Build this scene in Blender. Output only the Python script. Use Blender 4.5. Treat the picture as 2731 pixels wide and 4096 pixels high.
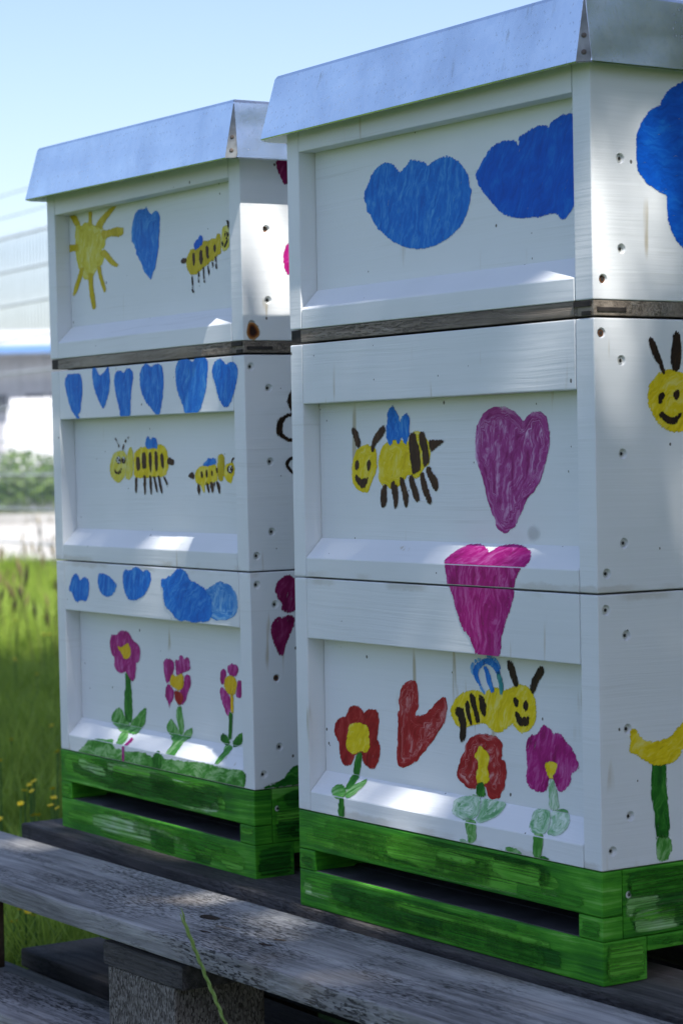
import bpy, bmesh, math, random
import numpy as np
from mathutils import Matrix, Vector
from mathutils.geometry import delaunay_2d_cdt

for o in list(bpy.data.objects):
    bpy.data.objects.remove(o)
SC = bpy.context.scene
COL = SC.collection
random.seed(7)
RNG = np.random.default_rng(11)

# ------------------------------------------------------------------ camera
CAM_POS = Vector((0.0, 0.0, 0.7148))
cam_d = bpy.data.cameras.new('camera')
cam = bpy.data.objects.new('camera', cam_d)
COL.objects.link(cam)
RIGHT = Vector((0.9998, -0.0005, -0.0200)); FWD = Vector((0.0, 0.9997, -0.0250)); UPV = Vector((0.0200, 0.0250, 0.9995))
m = Matrix((RIGHT, UPV, -FWD)).transposed().to_4x4()
m.translation = CAM_POS
cam.matrix_world = m
cam_d.sensor_fit = 'VERTICAL'
cam_d.sensor_height = 36.0
cam_d.sensor_width = 24.0
cam_d.lens = 82.36
cam_d.clip_start = 0.05
cam_d.clip_end = 900.0
cam_d.dof.use_dof = True
cam_d.dof.focus_distance = 2.02
cam_d.dof.aperture_fstop = 12.5
SC.camera = cam

# ------------------------------------------------------------------ sky, sun, exposure
SUN = Vector((0.2009, -0.4771, 0.8556)).normalized()
W_ = bpy.data.worlds.new('World'); SC.world = W_; W_.use_nodes = True
wn = W_.node_tree.nodes; wl = W_.node_tree.links
wn.clear()
sky = wn.new('ShaderNodeTexSky'); sky.sky_type = 'NISHITA'; sky.sun_disc = False
sky.sun_elevation = math.asin(SUN.z); sky.sun_rotation = math.atan2(SUN.x, SUN.y)
sky.altitude = 50; sky.air_density = 1.1; sky.dust_density = 1.3; sky.ozone_density = 2.2
bg = wn.new('ShaderNodeBackground'); bg.inputs[1].default_value = 0.11
wo = wn.new('ShaderNodeOutputWorld')
tint = wn.new('ShaderNodeMix'); tint.data_type = 'RGBA'; tint.blend_type = 'MULTIPLY'; tint.inputs[0].default_value = 1.0; tint.inputs[7].default_value = (1.0, 0.945, 1.03, 1.0)
wl.new(sky.outputs[0], tint.inputs[6]); wl.new(tint.outputs[2], bg.inputs[0]); wl.new(bg.outputs[0], wo.inputs[0])
sun_d = bpy.data.lights.new('sun', 'SUN'); sun_d.energy = 5.0; sun_d.angle = math.radians(0.53); sun_d.color = (1.0, 0.96, 0.90)
sun = bpy.data.objects.new('sun', sun_d); COL.objects.link(sun)
sun.rotation_euler = SUN.to_track_quat('Z', 'Y').to_euler()
sun.location = SUN * 30
SC.view_settings.view_transform = 'Standard'; SC.view_settings.look = 'None'
SC.view_settings.exposure = 0.94; SC.view_settings.gamma = 1.0; SC.view_settings.use_curve_mapping = False
SC.render.engine = 'CYCLES'
SC.cycles.use_denoising = True
SC.cycles.max_bounces = 6; SC.cycles.transparent_max_bounces = 12
SC.cycles.sample_clamp_indirect = 6.0

# ------------------------------------------------------------------ frames of the two hives (world pose of their front-left foot)
ZB = 0.300
def frame(rows, org):
    mm = Matrix(rows).to_4x4(); mm.translation = Vector(org); return mm
FR_R = frame(((0.5563, 0.8310, 0.0020), (-0.8310, 0.5563, 0.0021), (0.0006, -0.0028, 1.0)), (-0.0450, 2.1499, 0.3))
FR_L = frame(((0.5399, 0.8417, -0.0020), (-0.8417, 0.5399, -0.0021), (-0.0007, 0.0028, 1.0)), (-0.3229, 2.6462, 0.2985))
FR_P = frame(((0.5561, 0.8311, 0.0), (-0.8311, 0.5561, 0.0), (0, 0, 1)), (-0.0450, 2.1499, ZB))
W, D = 0.43, 0.50
XR0, XR1, YD = 0.0195, 0.4083, 0.0178

# ------------------------------------------------------------------ object helpers
def tag(o, label=None, cat=None, group=None, kind=None):
    if label: o['label'] = label
    if cat: o['category'] = cat
    if group: o['group'] = group
    if kind: o['kind'] = kind
    return o
def empty(name, mw, label=None, cat=None, group=None):
    o = bpy.data.objects.new(name, None); COL.objects.link(o); o.matrix_world = mw
    o.empty_display_size = 0.05
    return tag(o, label, cat, group)
def link(name, me, parent=None, mats=()):
    for mt in mats: me.materials.append(mt)
    o = bpy.data.objects.new(name, me); COL.objects.link(o)
    if parent is not None: o.parent = parent
    return o
def pyd(name, v, f, mats=(), parent=None, bevel=0.0, seg=2, smooth=False, midx=None):
    me = bpy.data.meshes.new(name); me.from_pydata([tuple(a) for a in v], [], f)
    bm = bmesh.new(); bm.from_mesh(me)
    bmesh.ops.recalc_face_normals(bm, faces=bm.faces)
    if bevel > 0:
        bmesh.ops.bevel(bm, geom=list(bm.edges), offset=bevel, segments=seg, affect='EDGES', profile=0.6, clamp_overlap=True)
    bm.to_mesh(me); bm.free()
    if smooth:
        for p in me.polygons: p.use_smooth = True
    if midx is not None:
        for p, i in zip(me.polygons, midx): p.material_index = i
    return link(name, me, parent, mats)
BF = [(0,3,2,1),(4,5,6,7),(0,1,5,4),(1,2,6,5),(2,3,7,6),(3,0,4,7)]
def bv(x0,x1,y0,y1,z0,z1):
    return [(x0,y0,z0),(x1,y0,z0),(x1,y1,z0),(x0,y1,z0),(x0,y0,z1),(x1,y0,z1),(x1,y1,z1),(x0,y1,z1)]
def box(name, x0,x1,y0,y1,z0,z1, mat, parent=None, bevel=0.0008, seg=2):
    return pyd(name, bv(x0,x1,y0,y1,z0,z1), BF, (mat,), parent, bevel, seg)
def merge(parts):
    V=[];F=[]
    for v,f in parts:
        n=len(V); V+=list(v); F+=[tuple(i+n for i in q) for q in f]
    return V,F
def tube(pts, rad, n=8, cap=True):
    V=[];F=[]
    pts=[Vector(p) for p in pts]
    up=Vector((0.13,0.21,0.97))
    for i,p in enumerate(pts):
        d=(pts[min(i+1,len(pts)-1)]-pts[max(i-1,0)]).normalized()
        a=d.cross(up)
        if a.length<1e-3: a=d.cross(Vector((1,0,0)))
        a.normalize(); b=d.cross(a)
        r=rad[i] if hasattr(rad,'__len__') else rad
        for k in range(n):
            t=2*math.pi*k/n; V.append(p+a*(r*math.cos(t))+b*(r*math.sin(t)))
    for i in range(len(pts)-1):
        for k in range(n):
            F.append((i*n+k,i*n+(k+1)%n,(i+1)*n+(k+1)%n,(i+1)*n+k))
    if cap:
        F.append(tuple(range(n))[::-1]); F.append(tuple((len(pts)-1)*n+k for k in range(n)))
    return V,F
def copy_tree(o, parent=None):
    c=o.copy(); COL.objects.link(c)
    if parent is not None: c.parent=parent
    for ch in list(o.children): copy_tree(ch,c)
    return c

# ------------------------------------------------------------------ material helpers
class NT:
    def __init__(s, name):
        s.m=bpy.data.materials.new(name); s.m.use_nodes=True; s.t=s.m.node_tree; s.n=s.t.nodes; s.n.clear()
        s.out=s.n.new('ShaderNodeOutputMaterial')
    def node(s, typ, **kw):
        nd=s.n.new('ShaderNode'+typ)
        for k,v in kw.items():
            if k=='inp':
                for i,val in v.items():
                    sk=nd.inputs[i]
                    if hasattr(val,'is_output'): s.t.links.new(val,sk)
                    else: sk.default_value=val
            else: setattr(nd,k,v)
        return nd
    def math(s, op, a, b=None, c=None, clamp=False):
        nd=s.node('Math',operation=op,use_clamp=clamp)
        for i,v in enumerate((a,b,c)):
            if v is None: continue
            if hasattr(v,'is_output'): s.t.links.new(v,nd.inputs[i])
            else: nd.inputs[i].default_value=v
        return nd.outputs[0]
    def vmul(s, vec, k):
        return s.node('VectorMath',operation='MULTIPLY',inp={0:vec,1:k}).outputs[0]
    def vadd(s, a, b):
        return s.node('VectorMath',operation='ADD',inp={0:a,1:b}).outputs[0]
    def noise(s, vec, scale=1.0, detail=3.0, rough=0.55, dist=0.0):
        nd=s.node('TexNoise',inp={'Vector':vec,'Scale':scale,'Detail':detail,'Roughness':rough,'Distortion':dist})
        return nd.outputs[0], nd.outputs[1]
    def voro(s, vec, scale, feature='F1'):
        nd=s.node('TexVoronoi',feature=feature,inp={'Vector':vec,'Scale':scale}); return nd
    def ramp(s, fac, stops, interp='LINEAR'):
        nd=s.node('ValToRGB'); cr=nd.color_ramp; cr.interpolation=interp
        while len(cr.elements)<len(stops): cr.elements.new(0.5)
        for e,(p,c) in zip(cr.elements,stops):
            e.position=p; e.color=c if len(c)==4 else (*c,1)
        s.t.links.new(fac,nd.inputs[0]); return nd.outputs[0]
    def mix(s, fac, a, b, mode='MIX'):
        nd=s.node('Mix',data_type='RGBA',blend_type=mode)
        for sk,v in ((nd.inputs[0],fac),(nd.inputs[6],a),(nd.inputs[7],b)):
            if hasattr(v,'is_output'): s.t.links.new(v,sk)
            else: sk.default_value=v if not isinstance(v,tuple) else (*v,1)[:4]
        return nd.outputs[2]
    def smooth(s, v, a, b):
        nd=s.node('MapRange',interpolation_type='SMOOTHSTEP',inp={0:v,1:a,2:b,3:0.0,4:1.0}); return nd.outputs[0]
    def coords(s, rnd=True):
        tc=s.node('TexCoord').outputs['Object']
        if rnd:
            oi=s.node('ObjectInfo').outputs['Random']
            k=s.node('CombineXYZ',inp={0:s.math('MULTIPLY',oi,37.0),1:s.math('MULTIPLY',oi,91.0),2:s.math('MULTIPLY',oi,13.0)}).outputs[0]
            return tc, s.vadd(tc,k)
        return tc, tc
    def bump(s, h, strength=0.3, dist=0.001):
        return s.node('Bump',inp={'Height':h,'Strength':strength,'Distance':dist}).outputs[0]
    def done(s, color, rough=0.6, metal=0.0, normal=None, spec=0.4, extra=None):
        p=s.node('BsdfPrincipled')
        for k,v in (('Base Color',color),('Roughness',rough),('Metallic',metal),('Specular IOR Level',spec),('Normal',normal)):
            if v is None: continue
            if hasattr(v,'is_output'): s.t.links.new(v,p.inputs[k])
            else: p.inputs[k].default_value=(*v,1)[:4] if isinstance(v,tuple) else v
        for k,v in (extra or {}).items():
            if hasattr(v,'is_output'): s.t.links.new(v,p.inputs[k])
            else: p.inputs[k].default_value=v
        s.t.links.new(p.outputs[0],s.out.inputs[0]); s.p=p
        return s.m

# ------------------------------------------------------------------ materials
def m_white():
    s=NT('white_paint'); tc,tr=s.coords()
    wob,_=s.noise(s.vmul(tr,(5,5,9)),1.0,2); wz=s.node('CombineXYZ',inp={2:s.math('MULTIPLY',wob,0.012)}).outputs[0]
    tw=s.vadd(tr,wz)
    g,_=s.noise(s.vmul(tw,(5,5,330)),1.0,4,0.65)
    g2,_=s.noise(s.vmul(tw,(2.5,2.5,85)),1.0,3,0.6)
    pat,_=s.noise(s.vmul(tr,(6,6,16)),1.0,3)
    lo,_=s.noise(tr,5.0,3)
    c=s.mix(s.smooth(lo,0.35,0.7),(0.82,0.84,0.855),(0.765,0.79,0.80))
    c=s.mix(s.math('MULTIPLY',s.math('MULTIPLY',s.smooth(g,0.54,0.70),s.smooth(pat,0.45,0.65)),0.22),c,(0.50,0.50,0.46))
    for off,sc,th in (((0.3,0.1,0.7),48.0,0.74),((1.3,2.1,0.2),95.0,0.86)):
        wp,_=s.noise(s.vmul(tr,(300,300,160)),1.0,2); 
        vv=s.voro(s.vadd(s.vmul(tr,(1,1,0.8)),off),sc)
        cell=s.node('SeparateColor',inp={0:vv.outputs['Color']}).outputs[0]
        sp=s.math('MULTIPLY',s.math('LESS_THAN',s.math('ADD',vv.outputs['Distance'],s.math('MULTIPLY',s.math('SUBTRACT',wp,0.5),0.06)),0.062),s.math('GREATER_THAN',cell,th))
        c=s.mix(s.math('MULTIPLY',sp,0.9),c,(0.06,0.05,0.035))
    dr,_=s.noise(s.vmul(tr,(80,80,9)),1.0,2); pt,_=s.noise(tr,10.0,2)
    c=s.mix(s.math('MULTIPLY',s.math('MULTIPLY',s.smooth(dr,0.64,0.74),s.smooth(pt,0.54,0.66)),0.7),c,(0.40,0.31,0.15))
    z=s.node('SeparateXYZ',inp={0:tc}).outputs[2]
    near=None
    for zj in (0.0889,0.3025,0.5225):
        d=s.math('ABSOLUTE',s.math('SUBTRACT',z,zj)); near=d if near is None else s.math('MINIMUM',near,d)
    en,_=s.noise(s.vmul(tr,(70,70,120)),1.0,4,0.7); ep,_=s.noise(s.vadd(tr,(4,7,1)),16.0,2)
    st=s.math('MULTIPLY',s.math('SUBTRACT',1.0,s.smooth(s.math('SUBTRACT',near,s.math('MULTIPLY',en,0.008)),0.0,0.0035)),s.smooth(ep,0.46,0.62))
    c=s.mix(s.math('MULTIPLY',st,0.30),c,(0.36,0.29,0.17))
    h=s.math('ADD',s.math('MULTIPLY',s.math('MULTIPLY',g,0.8),s.smooth(pat,0.35,0.6)),g2)
    return s.done(c,0.42,normal=s.bump(h,0.30,0.0012),spec=0.35)
def m_galv():
    s=NT('galvanized_steel'); tc,tr=s.coords()
    v=s.voro(tr,150.0); cl=s.node('SeparateColor',inp={0:v.outputs['Color']}).outputs[0]
    n,_=s.noise(s.vmul(tr,(16,16,5)),1.0,5,0.6)
    c=s.mix(cl,(0.84,0.92,0.97),(0.91,0.97,1.0))
    c=s.mix(s.smooth(n,0.42,0.78),c,(0.66,0.73,0.79))
    rn,_=s.noise(s.vmul(tr,(120,120,7)),1.0,3); rp,_=s.noise(tr,9.0,3)
    run=s.math('MULTIPLY',s.smooth(rn,0.62,0.74),s.smooth(rp,0.50,0.66))
    v2=s.voro(s.vmul(tr,(1,1,0.5)),520.0); c2=s.node('SeparateColor',inp={0:v2.outputs['Color']}).outputs[1]
    fp,_=s.noise(s.vadd(tr,(2,2,2)),22.0,3)
    sp=s.math('MULTIPLY',s.math('LESS_THAN',v2.outputs['Distance'],0.30),s.math('GREATER_THAN',s.math('MULTIPLY',c2,s.math('ADD',0.55,fp)),0.80))
    dirt=s.math('MAXIMUM',s.math('MULTIPLY',sp,0.24),s.math('MULTIPLY',run,0.40))
    c=s.mix(dirt,c,(0.10,0.11,0.12))
    r=s.math('ADD',s.math('MULTIPLY',n,0.12),s.math('ADD',0.14,s.math('MULTIPLY',dirt,0.3)))
    bn,_=s.noise(s.vmul(tr,(6,6,10)),1.0,2)
    return s.done(c,r,metal=s.math('SUBTRACT',1.0,s.math('MULTIPLY',dirt,0.7)),normal=s.bump(bn,0.6,0.008),spec=0.5)
def m_greenpaint(name='green_floor_paint'):
    s=NT(name); tc,tr=s.coords()
    wv,_=s.noise(s.vmul(tr,(9,9,14)),1.0,2)
    tw=s.vadd(tr,s.node('CombineXYZ',inp={2:s.math('MULTIPLY',wv,0.010)}).outputs[0])
    st,_=s.noise(s.vmul(tw,(6,6,300)),1.0,5,0.68); bl,_=s.noise(s.vmul(tr,(12,12,30)),1.0,4,0.62)
    f=s.math('ADD',s.math('MULTIPLY',st,0.5),s.math('MULTIPLY',bl,0.5))
    c=s.ramp(f,[(0.38,(0.014,0.120,0.010)),(0.47,(0.032,0.210,0.012)),(0.56,(0.070,0.330,0.020)),(0.66,(0.20,0.50,0.10))])
    return s.done(c,s.math('ADD',0.40,s.math('MULTIPLY',st,0.25)),normal=s.bump(st,0.6,0.0014),spec=0.18)
def m_oldwood(name, cols, grain=(2.2,110,110), dark=0.5, bumpd=0.0024, fleck=True):
    s=NT(name); tc,tr=s.coords()
    wb,_=s.noise(tr,4.0,2); wob=s.node('CombineXYZ',inp={1:s.math('MULTIPLY',wb,0.03),2:s.math('MULTIPLY',wb,0.03)}).outputs[0]
    g,_=s.noise(s.vmul(s.vadd(tr,wob),grain),1.0,6,0.72)
    b,_=s.noise(s.vmul(tr,(5,14,14)),1.0,4,0.6)
    c=s.ramp(s.math('ADD',s.math('MULTIPLY',g,0.6),s.math('MULTIPLY',b,0.4)),[(0.36,cols[0]),(0.49,cols[1]),(0.61,cols[2])])
    h=g
    if fleck:
        fl,_=s.noise(s.vmul(s.vadd(tr,(5,2,1)),(95,520,520)),1.0,3,0.6); fp,_=s.noise(s.vmul(s.vadd(tr,(2,9,4)),(6,16,16)),1.0,4)
        k=s.math('MULTIPLY',s.smooth(fl,0.50,0.60),s.smooth(fp,0.38,0.60))
        c=s.mix(s.math('MULTIPLY',k,dark),c,(0.035,0.033,0.032))
        h=s.math('SUBTRACT',g,s.math('MULTIPLY',k,0.6))
        wm,_=s.noise(s.vadd(tr,(1,4,8)),5.0,2)
        c=s.mix(s.math('MULTIPLY',s.smooth(wm,0.58,0.72),0.35),c,(0.42,0.32,0.22))
    return s.done(c,0.85,normal=s.bump(h,1.0,bumpd),spec=0.2)
def m_chip():
    s=NT('pressed_chip_wood'); tc,tr=s.coords()
    v=s.voro(s.vmul(tr,(1,1,0.45)),760.0); cl=s.node('SeparateColor',inp={0:v.outputs['Color']}).outputs[0]
    n,_=s.noise(tr,90.0,4)
    c=s.ramp(s.math('ADD',s.math('MULTIPLY',cl,0.65),s.math('MULTIPLY',n,0.35)),[(0.2,(0.06,0.052,0.044)),(0.5,(0.155,0.14,0.122)),(0.85,(0.30,0.28,0.25))])
    return s.done(c,0.9,normal=s.bump(s.math('ADD',cl,n),0.9,0.002),spec=0.15)
def m_plain(name, col, rough=0.6, metal=0.0, var=0.15, scale=8.0, spec=0.4):
    s=NT(name); tc,tr=s.coords()
    n,_=s.noise(tr,scale,4)
    c=s.mix(s.smooth(n,0.3,0.7),tuple(x*(1-var) for x in col),tuple(min(1,x*(1+var)) for x in col))
    return s.done(c,rough,metal,normal=s.bump(n,0.15,0.002),spec=spec)
def m_leaf(name, c1, c2, trans=0.35):
    s=NT(name)
    at=s.node('Attribute',attribute_name='tint').outputs['Fac']
    c=s.mix(at,c1,c2)
    p=s.node('BsdfPrincipled',inp={'Base Color':c,'Roughness':0.5,'Specular IOR Level':0.35})
    t=s.node('BsdfTranslucent',inp={'Color':s.mix(0.5,c,(0.30,0.42,0.04),'MIX')})
    mx=s.node('MixShader',inp={0:trans,1:p.outputs[0],2:t.outputs[0]})
    s.t.links.new(mx.outputs[0],s.out.inputs[0]); return s.m

PCOL={ # dark, mid, light (thin) for each paint pot
'blue':((.005,.11,.52),(.010,.19,.68),(.12,.43,.80)),'dblue':((.001,.070,.46),(.002,.115,.62),(.02,.26,.74)),
'lblue':((.012,.15,.54),(.05,.27,.68),(.28,.54,.80)),'teal':((.02,.18,.20),(.04,.28,.28),(.2,.5,.5)),
'yellow':((.66,.47,.006),(.84,.64,.008),(.88,.78,.24)),'dyellow':((.48,.35,.008),(.64,.48,.012),(.76,.66,.16)),
'syellow':((.60,.48,.02),(.74,.64,.07),(.80,.76,.36)),'oyellow':((.66,.36,.008),(.78,.50,.012),(.83,.64,.10)),
'brown':((.030,.014,.008),(.062,.028,.014),(.15,.075,.03)),'dbrown':((.014,.007,.004),(.028,.013,.006),(.10,.045,.010)),
'magenta':((.24,.004,.095),(.42,.012,.20),(.62,.18,.44)),'dmagenta':((.12,.004,.04),(.22,.008,.075),(.42,.10,.24)),
'orchid':((.24,.010,.13),(.40,.055,.27),(.68,.42,.64)),'red':((.20,.005,.006),(.36,.012,.014),(.52,.07,.06)),
'sred':((.27,.006,.008),(.43,.022,.026),(.68,.34,.33)),'green':((.008,.080,.010),(.020,.165,.014),(.09,.34,.05)),
'lgreen':((.024,.155,.016),(.080,.31,.045),(.32,.55,.24)),'wgreen':((.035,.19,.05),(.20,.45,.20),(.66,.77,.64)),
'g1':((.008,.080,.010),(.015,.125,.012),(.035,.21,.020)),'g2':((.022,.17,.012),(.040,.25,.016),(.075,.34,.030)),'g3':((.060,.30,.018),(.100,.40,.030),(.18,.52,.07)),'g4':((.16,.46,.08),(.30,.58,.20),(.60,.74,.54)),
'white':((.72,.74,.74),(.80,.81,.80),(.82,.82,.82)),'rust':((.05,.012,.004),(.24,.075,.012),(.52,.30,.12)),'smudge':((.42,.42,.40),(.55,.55,.53),(.72,.73,.72))}
THIN={'lgreen':(.36,.48,.60),'green':(.36,.50,.66),'magenta':(.36,.50,.68),'yellow':(.34,.50,.68),'red':(.36,.50,.68),'orchid':(.38,.51,.64),'sred':(.38,.52,.66),'wgreen':(.32,.44,.58),'lblue':(.34,.48,.62),'blue':(.34,.50,.70),'syellow':(.34,.50,.66)}
def m_paint(key):
    d,md,l=PCOL[key]; s=NT('paint_'+key)
    uv=s.node('UVMap',uv_map='UVMap').outputs[0]
    ed=s.node('Attribute',attribute_name='edge').outputs['Fac']      # mm to the rim of the painted shape
    w,_=s.noise(s.vmul(uv,(34,34,1)),1.0,3)
    wv=s.node('CombineXYZ',inp={1:s.math('MULTIPLY',w,0.034)}).outputs[0]
    st,_=s.noise(s.vmul(s.vadd(uv,wv),(24,260,1)),1.0,5,0.62)
    bl,_=s.noise(s.vmul(s.vadd(uv,(3.3,1.7,0)),(50,95,1)),1.0,4,0.6,0.7)
    f=s.math('ADD',s.math('MULTIPLY',st,0.52),s.math('MULTIPLY',bl,0.48))
    a,b,c_=THIN.get(key,(.34,.52,.76))
    if key=='rust':
        e2=s.math('DIVIDE',ed,6.5); col=s.ramp(s.math('ADD',s.math('MULTIPLY',e2,1.1),s.math('MULTIPLY',s.math('SUBTRACT',f,0.5),0.4)),[(0.0,(0.62,0.50,0.30)),(0.28,(0.40,0.17,0.04)),(0.55,(0.17,0.045,0.008)),(0.85,(0.03,0.010,0.005))])
    else: col=s.ramp(f,[(a,d),(b,md),(c_,l)])
    fr,_=s.noise(s.vmul(uv,(120,700,1)),1.0,3,0.7)
    if key in('rust','smudge'): al=s.math('MULTIPLY',s.smooth(ed,0.0,1.6 if key=='rust' else 5.0),0.95 if key=='rust' else 0.35)
    else: al=s.smooth(s.math('SUBTRACT',ed,s.math('MULTIPLY',s.smooth(fr,0.40,0.66),1.2)),0.0,0.6)
    if key not in('rust','smudge','white','brown','dbrown'):
        gp,_=s.noise(s.vmul(s.vadd(uv,(9.1,4.3,0)),(60,520,1)),1.0,3,0.65); al=s.math('MULTIPLY',al,s.math('SUBTRACT',1.0,s.math('MULTIPLY',s.smooth(gp,0.62,0.74),0.55)))
    if len(key)==2:
        s2,_=s.noise(s.vmul(uv,(9,420,1)),1.0,2,0.5); b2,_=s.noise(s.vmul(uv,(30,60,1)),1.0,2)
        col=s.ramp(s.math('ADD',s.math('MULTIPLY',s2,0.55),s.math('MULTIPLY',b2,0.45)),[(0.36,d),(0.50,md),(0.66,l)])
        al=s.math('MULTIPLY',s.smooth(s.math('SUBTRACT',ed,s.math('MULTIPLY',s.smooth(s2,0.40,0.62),2.2)),0.0,1.6),s.math('ADD',0.45,s.math('MULTIPLY',s.smooth(s2,0.40,0.60),0.45)))
    p=s.node('BsdfPrincipled',inp={'Base Color':col,'Roughness':s.math('ADD',0.42,s.math('MULTIPLY',st,0.2)),'Specular IOR Level':0.16,'Normal':s.bump(st,0.35,0.0006)})
    t=s.node('BsdfTransparent'); mx=s.node('MixShader',inp={0:al,1:t.outputs[0],2:p.outputs[0]})
    s.t.links.new(mx.outputs[0],s.out.inputs[0]); return s.m
MW=m_white(); MG=m_galv(); MGR=m_greenpaint()
MDECK=m_oldwood('weathered_grey_wood',((0.13,0.127,0.125),(0.31,0.305,0.30),(0.50,0.49,0.475)),dark=0.85)
MPALE=m_oldwood('pale_skylit_wood',((0.22,0.215,0.20),(0.46,0.45,0.42),(0.64,0.62,0.58)),dark=0.4)  # deck wood lightened as if skylit; passed on but never assigned
MDARK=m_oldwood('dark_pallet_wood',((0.035,0.033,0.032),(0.075,0.070,0.066),(0.14,0.13,0.125)),dark=0.6)  # deck wood pattern in darker tones
MBROWN=m_oldwood('brown_block_wood',((0.02,0.012,0.008),(0.05,0.03,0.02),(0.09,0.06,0.04)),dark=0.5)
MBAT=m_oldwood('brown_batten_wood',((0.15,0.12,0.095),(0.27,0.225,0.18),(0.40,0.345,0.285)),dark=0.3,fleck=True)
MBATD=m_plain('dark_joint_wood',(0.035,0.028,0.024),0.8,var=0.4,scale=60)
MCHIP=m_chip()
MRIV=m_plain('dull_rivet',(0.16,0.13,0.11),0.6,0.5)
MTAB=m_plain('dark_reflection_tab_steel',(0.26,0.27,0.26),0.55,0.55,var=0.3,scale=60)  # roof steel darkened for the tab; its dark reflection is in the colour
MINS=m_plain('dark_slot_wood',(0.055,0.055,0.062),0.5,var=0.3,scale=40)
MHOLE=m_plain('screw_recess',(0.028,0.026,0.024),0.8)
MSCR=m_plain('painted_screw',(0.62,0.63,0.60),0.5)
MRST=m_plain('rusty_screw',(0.13,0.055,0.022),0.7,var=0.5,scale=300)
PM={k:m_paint(k) for k in PCOL}
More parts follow.
